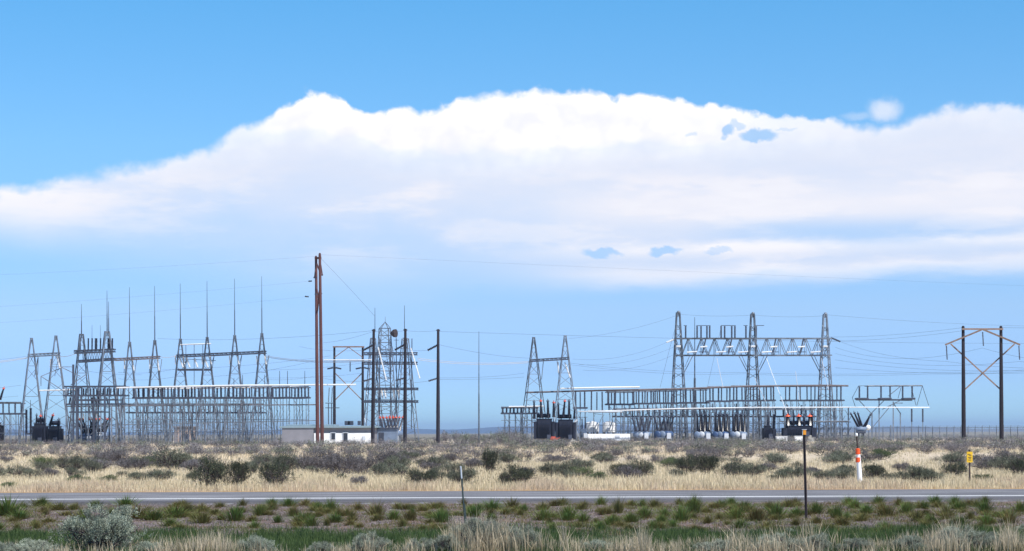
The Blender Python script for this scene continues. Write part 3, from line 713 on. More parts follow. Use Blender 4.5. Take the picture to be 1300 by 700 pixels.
for px, yy, tp in ((790, 402, 524), (799, 405, 526), (811, 403, 524), (822, 405, 526), (833, 404, 524), (846, 403, 524), (868, 405, 526), (880, 403, 525), (893, 405, 526), (905, 404, 524), (921, 405, 526), (935, 404, 524), (948, 403, 526), (963, 404, 526), (975, 403, 524), (1000, 405, 526), (1018, 405, 526), (1030, 405, 526)):
    lat_post('slender lattice post behind the tall racks of the right yard', px, yy, tp, 4)
for px, yy, tp in ((214, 372, 515), (233, 374, 520), (258, 372, 520), (287, 374, 516), (306, 373, 520), (330, 374, 516)):
    lat_post('slender lattice post behind the racks of the left yard', px, yy, tp, 3.5, 'slender lattice posts behind the left racks')

# ---- tanks, white building block
for px, w, lb in ((752, 17, 'upright white cylinder tank, left of two above the white container'), (773, 16, 'upright white cylinder tank, right of two above the white container')):
    x, y, z = gx(px, 402); t = thing('storage_tank', lb, 'tank', (x, y, z), 'white cylinder tanks'); r = w/F*402/2; zb = Zp(px, 549, 402); zt = Zp(px, 537, 402)
    m = MB(); m.lathe((x, y, zb), (x, y, zt), [(0, r), (.96, r), (1, r*.97)], 28); m.lathe((x, y, zt), (x, y, zt+.35), [(0, r*1.02), (.5, r*.6), (1, .1)], 28); m.build('shell', M['white'], t)
    for k in range(6):
        m = MB(); q = k/6*2*math.pi+.3; m.bar((x+r*.85*math.cos(q), y+r*.85*math.sin(q), z-.1), (x+r*.85*math.cos(q), y+r*.85*math.sin(q), zb), .22); m.build('leg', M['steel_dark'], t)
x, y, z = gx(772.5, 393); t = thing('equipment_container', 'long low white container in front of the two white tanks', 'container', (x, y, z)); W = 54/F*393; H = Zp(772, 551.5, 393)-z
m = MB(); m.box((x, y, z+H/2+.05), (W, 2.6, H), .06)
for k in range(14): m.box((x-W/2+W*(k+.5)/14, y-1.32, z+H/2), (.08, .05, H*.85))
m.build('shell', M['white'], t)
m = MB(); m.box((x+W*.2, y-1.36, z+H*.45), (.9, .05, H*.75), .01); m.build('door', M['ltgrey'], t)
m = MB(); m.box((x, y, z+.05), (W*.98, 2.4, .3)); m.build('skid', M['steel_dark'], t)
transformer('small blue-grey tank between the black transformers and the white tanks', 741, 394, 8, 12, 558, [(739, 545, 739, 534, .2, 'steel_dark'), (743, 545, 743, 531, .2, 'steel_dark')], 'bluegrey', False, fins=4)

# ---- control building
Yb = 345
x0 = P(358, 550, Yb)[0]; x1 = P(398, 550, Yb)[0]; x2 = P(475, 550, Yb)[0]; z = float(g(x1, Yb))
t = thing('control_building', 'long low control building with grey left end, white wall and blue-green roof edge', 'building', ((x0+x2)/2, Yb, z))
zt = Zp(400, 543.5, Yb)
m = MB(); m.box(((x0+x1)/2, Yb+4, (z+zt)/2-.1), (x1-x0, 8, zt-z+.2)); m.build('wall', M['wallgrey'], t)
m = MB(); m.box(((x1+x2)/2+.02, Yb+4.6, (z+zt)/2-.1), (x2-x1, 8, zt-z+.2)); m.build('wall', M['wallgrey'], t)
zw = Zp(430, 550, Yb)
m = MB(); m.box(((x1+x2)/2+.02, Yb+.35, (z+zw)/2-.1), (x2-x1-.1, .5, zw-z+.2)); m.build('white_wall', M['white'], t)
ro = MB(); ro.box(((x0+x2)/2, Yb+4.4, zt+.15), (x2-x0+1.0, 9.1, .35), .04); ro.box(((x0+x2)/2-3, Yb+5, zt+.45), (x2-x0-7, 7, .3), .04); ro = ro.build('roof', M['roof'], t)
for px in (440, 455, 444): 
    m = MB(); xx = P(px, 550, Yb)[0]; m.box((xx, Yb+2, zt+.8), (.9 if px < 450 else .5, .9, .7), .05); m.build('roof_vent', M['steel_dark'], ro)
for px, w, y1_, y2_, nm in ((423, 5.5, 550, 558, 'window'), (438.5, 6, 550, 561, 'door')):
    xx = P(px, 550, Yb)[0]; za = Zp(px, y2_, Yb); zb2 = Zp(px, y1_, Yb)
    m = MB(); m.box((xx, Yb+.06, (za+zb2)/2), (w/F*Yb, .1, zb2-za), 0); f = m.build(nm, M['darkhole'], t)
    m = MB(); W = w/F*Yb
    for s in (-1, 1): m.box((xx+s*W/2, Yb+.02, (za+zb2)/2), (.08, .12, zb2-za))
    m.box((xx, Yb+.02, zb2+.05), (W+.2, .12, .1)); m.build('frame', M['ltgrey'], f)
for px in (405, 462): 
    m = MB(); xx = P(px, 550, Yb)[0]; m.box((xx, Yb-.03, zw-.9), (.5, .25, .7), .03); m.build('wall_unit', M['ltgrey'], t)
xx, yy, zz = gx(490, 352)
t = thing('equipment_shed', 'small grey shed right of the white-walled building behind the middle dark pole', 'shed', (xx, yy, zz)); zt2 = Zp(490, 545, 352)
m = MB(); m.box((xx, yy+2, (zz+zt2)/2-.1), (3.6, 4, zt2-zz+.2)); m.build('wall', M['bluegrey'], t)
m = MB(); m.box((xx, yy+2, zt2+.15), (4., 4.5, .25), .04); m.build('roof', M['steel_dark'], t)
m = MB(); m.box((xx-.8, yy-.03, zz+1.1), (.9, .08, 2.0), .01); m.build('door', M['steel_dark'], t)

xx, yy, zz = gx(234, 412)
t = thing('equipment_shed', 'small tan shed seen through the rack legs below the fifth and sixth masts', 'shed', (xx, yy, zz)); W = 26/F*412; zt3 = Zp(234, 543, 412)
tan = surf('tan_wall', (.34,.27,.24), .8, 0, .2, .8)
m = MB(); m.box((xx, yy+2, (zz+zt3)/2-.1), (W, 4, zt3-zz+.2)); m.build('wall', tan, t)
m = MB(); m.box((xx, yy+2, zt3+.14), (W+.5, 4.5, .25), .04); m.build('roof', M['wallgrey'], t)
m = MB(); m.box((xx+.4, yy-.03, zz+1.0), (1.0, .08, 2.0), .01); m.build('door', M['steel_dark'], t)
# ---- communication tower with dish
Yc = 425; x, y, z = gx(489, Yc); t = thing('communication_tower', 'slim lattice communication tower with a pointed top and a dish, behind the dark poles', 'tower', (x, y, z))
zt = Zp(489, 417, Yc)
def cc(i, u): 
    w = 2.2*(1-u)+.95*u; s = ((-1,-1),(1,-1),(1,1),(-1,1))[i]; a, b = rotxy(s[0]*w, s[1]*w, .3); return np.array((x+a, y+b, z+(zt-z)*u))
m = MB()
for i in range(4): m.bar(cc(i, 0), cc(i, 1), .2)
m.build('leg', M['steel'], t)
m = MB(); n = 16
for k in range(n):
    for i in range(4):
        j = (i+1)%4; a, b = (i, j) if k%2 else (j, i); m.bar(cc(a, k/n), cc(b, (k+1)/n), .09); m.bar(cc(i, (k+1)/n), cc(j, (k+1)/n), .09)
m.build('bracing', M['steel'], t)
m = MB(); ap = P(489, 409, Yc)
for i in range(4): m.bar(cc(i, 1), ap, .1)
m.cyl(ap, P(489, 402, Yc), .05, .03, 6); m.build('peak', M['steel'], t)
m = MB(); a = np.array(P(496, 423.5, Yc-1.2)); b = a+(1.1, -.5, 0)
m.lathe(a, b, [(0, .2), (.35, .6), (.6, .8), (1, .85)], 18); m.bar(a, cc(1, .97), .14); m.build('dish', M['post'], t)
m = MB(); m.cyl(P(503, 432, Yc), P(503, 421, Yc), .05); m.cyl(P(500, 432, Yc), P(506, 432, Yc), .05); m.build('antenna', M['steel_dark'], t)

# ------------------------------------------------------------------ wooden poles
def woodpole(m, base, top, r0, r1, n=12):
    b = np.array(base); b[2] -= .2; m.lathe(b, top, [(0, r0), (.3, r0*.93+r1*.07), (.6, (r0+r1)/2), (.99, r1), (1, r1*.7)], n)
Yp = 318
t = thing('twin_pole', 'very tall reddish wooden twin pole with short cross arm at its top', 'utility pole', gx(405, Yp))
for (bx, tx, ty, dy) in ((403.2, 401.2, 325, 4.5), (409, 406, 321.5, -2)):
    m = MB(); b = gx(bx, Yp+dy); woodpole(m, b, P(tx, ty, Yp+dy), .28, .20); m.build('pole', M['redwood'], t)
m = MB(); a = np.array(P(402, 328, Yp+7)); b = np.array(P(405, 328, Yp-5)); m.bar(a, b, .3); m.bar(np.array(P(399.5, 328, Yp+1)), P(408, 327.5, Yp+1), .3); m.build('cross_arm', M['redwood'], t)
m = MB(); m.bar(P(401.5, 331, Yp), P(399.5, 352, Yp-1), .16); m.bar(P(406.5, 331, Yp), P(409.2, 349, Yp-1), .16)
m.bar(P(401.5, 333, Yp+4.5), P(406, 345, Yp-2), .18); m.bar(P(402, 365, Yp+4.5), P(407.5, 395, Yp-2), .2); m.bar(P(406, 365, Yp-2), P(403, 395, Yp+4.5), .2); m.build('brace', M['redwood'], t)
m = MB(); m.bar(P(398, 352.5, Yp), P(402, 353, Yp), .22); m.bar(P(407, 349, Yp), P(410, 349.5, Yp), .22); m.bar(P(399.5, 374, Yp), P(409, 373, Yp), .15); m.build('bracket', M['steel_dark'], t)
for a, b in (((391.5, 357.3), (396, 357)), ((387, 376.5), (392, 377))): ins_part(t, P(*a, Yp), P(*b, Yp), .13)

GP = 'dark single wooden poles with slanting insulator strings'
for (bx, tx, ty, by, mast, lb) in ((473, 474.5, 418, 564, (476, 391), 'dark wooden pole with thin rod on top, leftmost of the three before the lattice gantry'),
                           (514, 514.6, 417.5, 563, (513.5, 388), 'dark wooden pole with thin rod on top, middle one, at the gantry\'s right leg'),
                           (556, 556.3, 418, 565, None, 'dark wooden pole without rod, standing alone right of the lattice gantry')):
    Y = 325; t = thing('utility_pole', lb, 'utility pole', gx(bx, Y), GP)
    m = MB(); woodpole(m, gx(bx, Y), P(tx, ty, Y), .30, .2); m.build('pole', M['wood'], t)
    if mast: m = MB(); m.cyl(P(mast[0], ty+4, Y), P(mast[0], mast[1], Y), .06, .03, 6); m.build('lightning_rod', M['steel_dark'], t)
    m = MB(); m.bar(P(tx-2.4, ty+1.5, Y), P(tx+2.4, ty+1.5, Y), .2); m.cyl(P(bx+1, 560, Y-.4), P(tx+1, ty+15, Y-.4), .03); m.build('fitting', M['steel_dark'], t)
    ins_part(t, P(tx-13.5, ty+27, Y), P(tx-1, ty+20.5, Y), .2, 'porc'); ins_part(t, P(tx-12.5, ty+66, Y), P(tx-1, ty+62.5, Y), .17, 'porc_grey')
    if bx != 556: m = MB(); m.bar(P(tx, ty+65, Y), P(tx-1, ty+75, Y), .18); m.build('bracket', M['steel_dark'], t)

def hframe(label, xl, xr, top, base, Y, bar_y, apex_y, arm, arm_y, x_top, x_bot, mat, r=.28, hang=19, detail=True, grp=None, depthyaw=0):
    t = thing('h_frame_pylon', label, 'pylon', gx((xl+xr)/2, Y), grp); xm = (xl+xr)/2
    for q in (xl, xr):
        m = MB(); woodpole(m, gx(q, Y), P(q-(.8 if detail else 0), top, Y), r, r*.7); m.build('pole', M[mat], t)
    m = MB(); m.bar(P(xl-2, bar_y, Y-.4), P(xr+2, bar_y, Y-.4), .2, .28); m.build('top_bar', M['armwood'], t)
    if arm:
        m = MB(); m.bar(P(xm-.5, apex_y, Y-.45), P(xl-arm, arm_y, Y-.45), .26); m.bar(P(xm+.5, apex_y, Y-.45), P(xr+arm, arm_y, Y-.45), .26); m.build('arm', M['armwood'], t)
        m = MB(); m.bar(P(xl-arm+7, arm_y-1, Y+.45), P(xr, x_bot, Y+.45), .2); m.bar(P(xr+arm-7, arm_y-1, Y+.6), P(xl, x_bot, Y+.6), .2); m.build('cross_brace', M['armwood'], t)
        for q, y_ in ((xl-arm+1.5, arm_y), (xm, apex_y+2), (xr+arm-1.5, arm_y)): ins_part(t, P(q, y_+1, Y-.5), P(q+1, y_+hang, Y-.5), .12, 'porc_grey')
    else:
        m = MB(); m.bar(P(xl, x_top, Y+.45), P(xr, x_bot, Y+.45), .18); m.bar(P(xr, x_top, Y+.6), P(xl, x_bot, Y+.6), .18)
        m.bar(P(xm, apex_y, Y-.4), P(xl, apex_y+13, Y-.4), .15); m.bar(P(xm, apex_y, Y-.4), P(xr, apex_y+13, Y-.4), .15); m.build('cross_brace', M['armwood'], t)
        for q in (xl, xr):
            ins_part(t, P(q-9, 468.5, Y), P(q-1.5, 467, Y), .2); ins_part(t, P(q+1.5, 467, Y), P(q+9, 468.5, Y), .2)
        ins_part(t, P(xm+2, 459, Y), P(xm+2, 472, Y), .14, 'porc_grey')
hframe('wooden H-frame pylon with gabled arms and X brace at the right edge', 1223.5, 1271.5, 414, 558, 345, 418, 418.5, 23.5, 438, 0, 496, 'wood', .36)
hframe('smaller wooden H-frame pylon with X brace behind the white-walled building', 424.5, 460.5, 440, 556, 420, 440.5, 441, 0, 0, 473, 509, 'wood', .30, detail=False)
t = thing('service_pole', 'thin steel pole with a small side arm right of the twin pole', 'pole', gx(420, 400))
m = MB(); m.bar(gx(417, 400), P(417, 512, 400), .16); m.bar(gx(421, 400), P(421, 512, 400), .16); m.bar(P(413, 518, 400), P(431, 518, 400), .14); m.bar(P(413, 512, 400), P(424, 512, 400), .14); m.build('frame', M['steel_dark'], t)
for q in (417, 421): ins_part(t, P(q, 511, 400), P(q+1, 492, 400), .1, 'porc_grey')
bus('short white bus tube right of the twin pole above the building', [(400, 488.8), (452, 488.5)], 348, .13, 'alu', GB)
bus('pale twin bus tube between twin pole and first dark pole', [(411, 457), (473, 457)], 330, .07, 'alu', GB)

# ---- chain link fence
Yf = 425
xa, xb = P(1040, 550, Yf)[0], P(1400, 550, Yf)[0]
def fencemat():
    m, nt, b = newmat('chain_link'); N = nt.nodes; L = nt.links
    tc = N.new('ShaderNodeTexCoord'); outs = []
    for sg in (1, -1):
        mp = N.new('ShaderNodeVectorMath'); mp.operation = 'DOT_PRODUCT'; mp.inputs[1].default_value = (14, 0, 14*sg); L.new(tc.outputs['Object'], mp.inputs[0])
        fr = N.new('ShaderNodeMath'); fr.operation = 'FRACT'; L.new(mp.outputs['Value'], fr.inputs[0])
        lt = N.new('ShaderNodeMath'); lt.operation = 'LESS_THAN'; lt.inputs[1].default_value = .16; L.new(fr.outputs[0], lt.inputs[0]); outs.append(lt)
    mx = N.new('ShaderNodeMath'); mx.operation = 'MAXIMUM'; L.new(outs[0].outputs[0], mx.inputs[0]); L.new(outs[1].outputs[0], mx.inputs[1])
    b.inputs['Base Color'].default_value = (.3,.32,.35,1); b.inputs['Metallic'].default_value = .4; b.inputs['Roughness'].default_value = .5
    tr = N.new('ShaderNodeBsdfTransparent'); ms = N.new('ShaderNodeMixShader'); L.new(mx.outputs[0], ms.inputs[0]); L.new(tr.outputs[0], ms.inputs[1]); L.new(b.outputs[0], ms.inputs[2])
    L.new(ms.outputs[0], nt.nodes['Material Output'].inputs[0]); return m
t = thing('chain_link_fence', 'grey chain-link fence behind the H-frame pylon, running to the right edge', 'fence', ((xa+xb)/2, Yf, float(g(0, Yf))))
zt = 2.6; n = 40
m = MB(); m.box(((xa+xb)/2, Yf, zt/2+.05), (xb-xa, .012, zt-.1)); m.build('mesh_panel', fencemat(), t)
m = MB(); m.cyl((xa, Yf, zt), (xb, Yf, zt), .05, .05, 6)
for k in range(3): m.cyl((xa, Yf-.1-.08*k, zt+.12+.1*k), (xb, Yf-.1-.08*k, zt+.12+.1*k), .010, .010, 4)
m.build('top_rail', M['steel'], t)
pm = MB(); pm.cyl((0,0,-.2), (0,0,zt+.02), .07, .07, 8); pm.bar((0,0,zt), (0,-.32,zt+.4), .05)
p0 = None
for k in range(n+1):
    if p0 is None: p0 = pm.build('post', M['steel'], None); o = p0
    else: o = p0.copy(); COL.objects.link(o)
    o.parent = t
    x = xa+(xb-xa)*k/n; o.location = (x-t.location[0], 0, -t.location[2])

# ------------------------------------------------------------------ conductors
def wire(label, a, b, Ya, Yb_, sag, r=.008, mat='cable', group='overhead conductors', n=24):
    A = np.array(P(*a, Ya)); B = np.array(P(*b, Yb_)); L = np.linalg.norm(B-A); pts = []
    for k in range(n+1):
        u = k/n; p = A+(B-A)*u; p[2] -= 4*sag*u*(1-u)/F*(Ya+(Yb_-Ya)*u); pts.append(p)
    k = 5; V = []; Fc = []
    d = (B-A)/L; s1 = np.cross(d, (0,0,1.)); s1 /= np.linalg.norm(s1); s2 = np.cross(s1, d)
    for p in pts:
        for q in range(k): th = 2*math.pi*q/k; V.append(p+(s1*math.cos(th)+s2*math.sin(th))*r)
    for i in range(n):
        for q in range(k): Fc.append((i*k+q, i*k+(q+1)%k, (i+1)*k+(q+1)%k, (i+1)*k+q))
    m = MB(); m.add(V, Fc, 0, True); o = m.build('overhead_wire', M[mat]); tag(o, label, 'wire', group); return settop(o)
W1 = 'thin wire running left from the top of the tall twin pole'
wire(W1, (401, 325.5), (-70, 352), Yp, 300, 2); wire('middle thin wire running left from the tall twin pole', (391.5, 357.3), (-70, 394), Yp, 300, 2)
wire('lowest thin wire running left from the tall twin pole', (387, 377), (-70, 414), Yp, 300, 3)
wire('long thin wire running right from the top of the tall twin pole', (406, 323.5), (1400, 367), Yp, 420, 1)
wire('steep guy wire falling right from the top of the tall twin pole', (407, 328), (476, 402), Yp, 325, -1, .016)
GW = 'bright bare conductors'
for k, (a, b, sg, Ya, Yb_) in enumerate([((-60, 462), (37, 453.5), 2, 375, 375), ((-60, 464), (37, 454.5), 2.2, 378, 376), ((75, 453), (100, 447), 2, 375, 366), ((203, 453), (224, 451), 2, 366, 384),
        ((338, 452), (470, 457), 4, 385, 330), ((338, 453.5), (470, 458.5), 4, 385, 330), ((530, 455), (674, 459), 4, 395, 390), ((530, 457), (674, 460.5), 4, 395, 390)]):
    wire('bright white conductor strung between the gantries at beam height', a, b, Ya, Yb_, sg, .05, 'cable_lit', GW)
TH = [((556, 421), (1400, 436), 4, 325, 420), ((474, 421), (400, 436), 3, 325, 360), ((474, 420), (200, 430), 5, 325, 380), ((514, 420), (474, 421), 1, 325, 325), ((556, 420), (514, 420), 1, 325, 325),
 ((543, 445), (503, 441), 2, 325, 395), ((501, 445), (462, 442), 2, 325, 395), ((461, 445), (380, 440), 3, 325, 400), ((543, 484), (501, 487), 1, 325, 325), ((461, 484), (410, 480), 2, 325, 390),
 ((558, 438), (676, 455), 3, 325, 390), ((558, 480), (665, 474), 2, 325, 390), ((558, 482), (665, 479), 1, 325, 392),
 ((727, 456), (846, 435), 8, 390, 400), ((735, 463), (857, 440), 8, 390, 400), ((740, 470), (857, 450), 8, 390, 400),
 ((722, 461), (950, 473), 4, 391, 420), ((722, 463), (950, 474.5), 5, 391, 420), ((950, 473.5), (1180, 473), 2, 420, 400), ((950, 475.5), (1180, 475), 2, 420, 400),
 ((1180, 473), (1400, 462), 3, 400, 350), ((1180, 475), (1400, 464), 3, 400, 350),
 ((1067, 434), (1201, 459), 6, 400, 345), ((1060, 441), (1247, 442), 14, 400, 345), ((1060, 449), (1295, 459), 10, 400, 345), ((1060, 457), (1400, 465), 10, 400, 345), ((1060, 467), (1400, 470), 6, 400, 345),
 ((1201, 459), (1400, 466), 5, 345, 330), ((1247, 442), (1400, 462), 6, 345, 330), ((1295, 459), (1400, 464), 3, 345, 330),
 ((1050, 428), (1224, 416), 3, 400, 345), ((1050, 433), (1224, 420), 3, 400, 345), ((1272, 416), (1400, 412), 2, 345, 330),
 ((1050, 400), (1400, 415), 4, 400, 420), ((956, 400), (1048, 401), 2, 400, 400), ((862, 399), (956, 400), 2, 400, 400), ((722, 430), (861, 400), 5, 390, 400),
 ((37, 452), (-60, 459), 2, 375, 360), ((27, 489), (-60, 495), 2, 375, 360), ((23, 503), (-60, 507), 1, 375, 360), ((103, 470), (180, 476), 2, 365, 370), ((150, 473), (225, 468), 3, 365, 380), ((150, 481), (225, 478), 3, 365, 380),
 ((205, 470), (420, 452), 3, 365, 400), ((272, 478), (400, 458), 3, 385, 380), ((340, 470), (460, 461), 2, 385, 400), ((340, 480), (460, 474), 2, 385, 400), ((340, 482), (398, 478), 2, 385, 390)]
def wl(a, b):
    x = (a[0]+b[0])/2
    return ('thin dark wire over the left switchyard' if x < 410 else 'thin dark wire between the wooden poles and their neighbours' if x < 700 else
            'thin dark wire between the middle gantry and the tall right gantry' if x < 1000 else 'thin dark wire fanning from the tall gantry to the right edge')
for a, b, sg, Ya, Yb_ in TH: wire(wl(a, b), a, b, Ya, Yb_, sg, .017, 'cable', wl(a, b).replace('thin dark wire', 'thin dark wires'))
# droppers
for a, b, lb in (((857, 417), (838, 492), 'slack jumper hanging left of the tall gantry'), ((916, 414), (898, 492), 'slack jumper hanging from the first bay of the tall gantry'),):
    wire(lb, a, b, 398, 394, -1, .025)
for a, b, lb in (((910, 455), (918, 492), 'bright dropper wire in the first bay of the tall gantry'), ((973, 455), (1000, 527), 'bright dropper wire in the second bay, down to the red-capped transformer'),
                 ((1043, 455), (1052, 495), 'bright dropper wire at the last tall column'), ((958, 480), (972, 510), 'bright dropper wire at the foot of the middle tall column'), ((1010, 472), (1015, 508), 'short bright dropper wire above the red-capped transformer')):
    wire(lb, a, b, 397, 390, .5, .055, 'cable_lit', 'bright dropper wires of the tall gantry')

# ------------------------------------------------------------------ roadside posts
x, y, _ = at(1092, 617); z = float(g(x, y))
t = thing('pipeline_marker', 'white tubular marker post with orange-red bands and a thin rod on top, beyond the road', 'marker post', (x, y, z))
def mp(px, py): return P(px, py, y)
m = MB(); b0 = np.array(mp(1092.3, 617)); b0[2] -= .1; m.lathe(b0, mp(1089, 570), [(0, .085), (.6, .08), (1, .068)], 16); m.build('tube', M['white'], t)
m = MB(); m.cyl(mp(1089.55, 587), mp(1089.25, 581), .086, .084, 16); m.build('band', M['orange'], t)
m = MB(); m.cyl(mp(1089.15, 577), mp(1088.95, 570), .080, .078, 16); m.lathe(mp(1088.95, 570), mp(1088.93, 569.3), [(0, .072), (1, .02)], 16); m.build('band', M['orange'], t)
m = MB(); m.cyl(mp(1088.9, 569.5), mp(1087.4, 553), .028, .028, 8); r_ = m.build('rod', M['post'], t)
m = MB(); m.lathe(mp(1087.5, 554.5), mp(1087.2, 550), [(0,.02),(.15,.045),(.8,.045),(1,.02)], 10); m.build('tip', M['white'], r_)
# dark reflector marker, near side
x, y, z = at(1023.5, 660)
t = thing('reflector_marker', 'tall thin dark post with a small amber reflector, standing on the near gravel bank', 'marker post', (x, y, z))
m = MB(); b0 = np.array(P(1023.7, 662, y)); b0[2] = z-.2; T0 = np.array(P(1020.5, 546, y)); m.bar(b0, T0, .055, .03); m.bar(b0+(.02,-.02,0), T0+(.02,-.02,0), .02, .05); m.build('post', M['post'], t)
m = MB(); c = np.array(P(1021, 549, y)); c[1] -= .05; m.box(c, (.075, .02, .12), .004); m.build('reflector', M['amber'], t)
m = MB(); c = np.array(P(1018.7, 549.5, y)); c[1] -= .04; m.box(c, (.02, .025, .13), .004); m.box(np.array(P(1020.8,545.6,y))-(0,.05,0), (.12,.03,.016), .003); m.build('bracket', M['ltgrey'], t)
# yellow sign
x, y, z = at(1231, 617)
t = thing('warning_marker', 'small yellow sign plate on a short dark post beyond the road at right', 'sign', (x, y, z))
m = MB(); b0 = np.array(P(1231.2, 617, y)); b0[2] = z-.1; m.bar(b0, P(1230.6, 571, y), .05, .04); m.build('post', M['post'], t)
m = MB(); c = np.array(P(1230.6, 580.5, y)); c[1] -= .04; m.box(c, (.20, .02, .36), .008); pl = m.build('plate', M['yellow'], t)
m = MB()
for dx, dz, w, h in ((-.02, .09, .10, .02), (.02, .05, .08, .018), (0, -.01, .11, .02), (.01, -.05, .07, .015), (0,-.10,.1,.018)): m.box(c+(dx, -.011, dz), (w, .006, h))
m.build('marking', M['post'], pl)
# leaning T post
x, y, z = at(591.5, 679)
t = thing('fence_post', 'leaning steel post with a pale top standing in the near grass', 'post', (x, y, z))
B_ = np.array(P(592.5, 680, y)); B_[2] = z-.2; A_ = np.array(P(584.8, 592, y)); Mi = A_+(B_-A_)*.16
m = MB(); m.bar(Mi, B_, .036, .012); m.bar(Mi+(0,-.02,0), B_+(0,-.02,0), .012, .04); m.build('shaft', M['tpost'], t)
m = MB(); m.bar(A_, Mi, .037, .014); m.bar(A_+(0,-.02,0), Mi+(0,-.02,0), .012, .04); m.build('painted_top', M['ltgrey'], t)
m = MB(); B2 = np.array(gx(593.5, y)); m.bar(B2-(0,0,.1), P(590, 640, y), .02, .02); m.build('stay', M['tpost'], t)

# ------------------------------------------------------------------ plants
def unit(v): return v/np.linalg.norm(v, axis=-1, keepdims=True)
def leaves(rg, C, D, L, W, tint):
    """a leaf (two triangles, folded quad) at each C along D"""
    n = len(C); side = unit(np.cross(D, unit(rg.normal(size=(n, 3))))); 
    a = C; b = C+D*L[:,None]*.5+side*W[:,None]*.5; c = C+D*L[:,None]; d = C+D*L[:,None]*.5-side*W[:,None]*.5
    V = np.stack([a, b, c, d], 1).reshape(-1, 3); i = np.arange(n)*4
    return V, np.stack([i, i+1, i+2, i+3], 1), np.repeat(tint, 4)
def sage_arrays(seed, nclump, nleaf, lsz, w=1.5, h=1.0, spread=1.0, lob=9, loose=0):
    rg = np.random.default_rng(seed)
    # lobes = main branch masses
    ang = rg.uniform(0, 2*np.pi, lob); rr = np.sqrt(rg.uniform(0.02, 1, lob))*w*.33; lh = h*rg.uniform(.55, .98, lob)*(1-.35*(rr/(w*.33))**2)
    lc = np.stack([np.cos(ang)*rr, np.sin(ang)*rr, lh*(.72 if loose else .62)], 1); ls = np.stack([rg.uniform(.13,.24,lob)*w]*2+[rg.uniform(.16,.30,lob)*h], 1)
    if loose: lc[:, :2] *= 1.18; ls *= .78; lc[:, 2] *= rg.uniform(.7, 1.12, lob)
    k = rg.integers(0, lob, nclump); d = unit(rg.normal(size=(nclump, 3))); d[:,2] = np.abs(d[:,2])*.9-.3
    rad = rg.uniform(.35, 1.08, nclump)**.6
    C = lc[k]+d*ls[k]*rad[:,None]; C[:,2] = np.clip(C[:,2], .06*h, None)
    low = rg.random(nclump) < .30
    C[low] = np.stack([rg.normal(size=low.sum())*w*.22, rg.normal(size=low.sum())*w*.22, rg.uniform(.05,.4,low.sum())*h], 1)
    ct = np.clip(.5+.36*rg.normal(size=nclump)+.25*(rg.random(lob)[k]-.5), 0, 1)
    out = unit(C*np.array([1,1,.6])+np.array([0,0,.25]))
    n = nclump*nleaf; CC = np.repeat(C, nleaf, 0); ax = np.repeat(unit(out+np.array([0,0,.9])), nleaf, 0)
    tpos = rg.uniform(0, 1, n)[:,None]*lsz*4
    P0 = CC+ax*tpos+rg.normal(size=(n,3))*lsz*.7; D = unit(ax+rg.normal(size=(n,3))*.65)
    V, Fc, T = leaves(rg, P0, D, lsz*rg.uniform(.8,1.7,n), lsz*rg.uniform(.3,.55,n), np.clip(np.repeat(ct, nleaf)+rg.normal(size=n)*.12, 0, 1))
    # stems
    SV = []; SF = []
    def stem(p, q, r0, r1):
        dd = q-p; dd = dd/np.linalg.norm(dd); a = np.cross(dd, (0.3,.8,.1)); a /= np.linalg.norm(a); b = np.cross(dd, a); base = len(SV)
        for c_, r in ((p, r0), (q, r1)):
            for j in range(3): th = 2.0944*j; SV.append(c_+(a*math.cos(th)+b*math.sin(th))*r)
        for j in range(3): SF.append((base+j, base+(j+1)%3, base+3+(j+1)%3, base+3+j))
    for i in range(lob):
        base = np.array([rg.normal()*.05*w, rg.normal()*.05*w, -.03]); mid = base*.5+lc[i]*.55+rg.normal(size=3)*.05*w; mid[2] = abs(mid[2])*.75
        stem(base, mid, .018*h+.006, .012*h); stem(mid, lc[i], .012*h, .007*h)
        idx = np.where(k == i)[0][:14]
        for j in idx: stem(lc[i]*.6+mid*.4, C[j], .007*h, .003*h)
    for _ in range(lob*2):   # bare dead twigs that stick out
        a = rg.uniform(0, 2*np.pi); q = np.array([np.cos(a)*w*.5*rg.uniform(.5,1.0), np.sin(a)*w*.5*rg.uniform(.5,1.), h*rg.uniform(.3,.78 if loose else .98)]); stem(q*.35, q, .006*h, .003*h)
    return V, Fc, T, np.array(SV), np.array(SF)
def sage_meshes(name, seed, mat, **k):
    V, Fc, T, SV, SF = sage_arrays(seed, **k)
    return npmesh(name+'_foliage', V, [Fc], [V_[mat]], T), npmesh(name+'_stems', SV, [SF], [V_['twig']]), (V, Fc, T, SV, SF)
NV = 5
SG = {k: [sage_meshes('sage', 100+i*7+j*31, k, nclump=300, nleaf=13, lsz=.036, w=1.5, h=1.0, lob=9+i) for i in range(NV)] for j, k in enumerate(('sage_green', 'sage_grey', 'sage_bright'))}
SGF = [sage_meshes('sage_near', 500+i, 'sage_silver', nclump=1000, nleaf=24, lsz=.021, w=1.2, h=1.0, lob=20, loose=1) for i in range(4)]
SGH = {k: [sage_meshes('sage_mid', 800+i*3+j, k, nclump=560, nleaf=18, lsz=.029, w=1.5, h=1.0, lob=12+i) for i in range(4)] for j, k in enumerate(('sage_green', 'sage_grey', 'sage_bright', 'sage_dark'))}
def one_mesh(arr, mat, name):   # foliage and stems in one mesh for shrubs a few pixels high
    V, Fc, T, SV, SF = arr
    VV = np.concatenate([V, SV]); return npmesh(name, VV, [np.concatenate([Fc, SF+len(V)])], [V_[mat], V_['twig']], np.concatenate([T, np.zeros(len(SV))]), np.concatenate([np.zeros(len(Fc)), np.ones(len(SF))]))
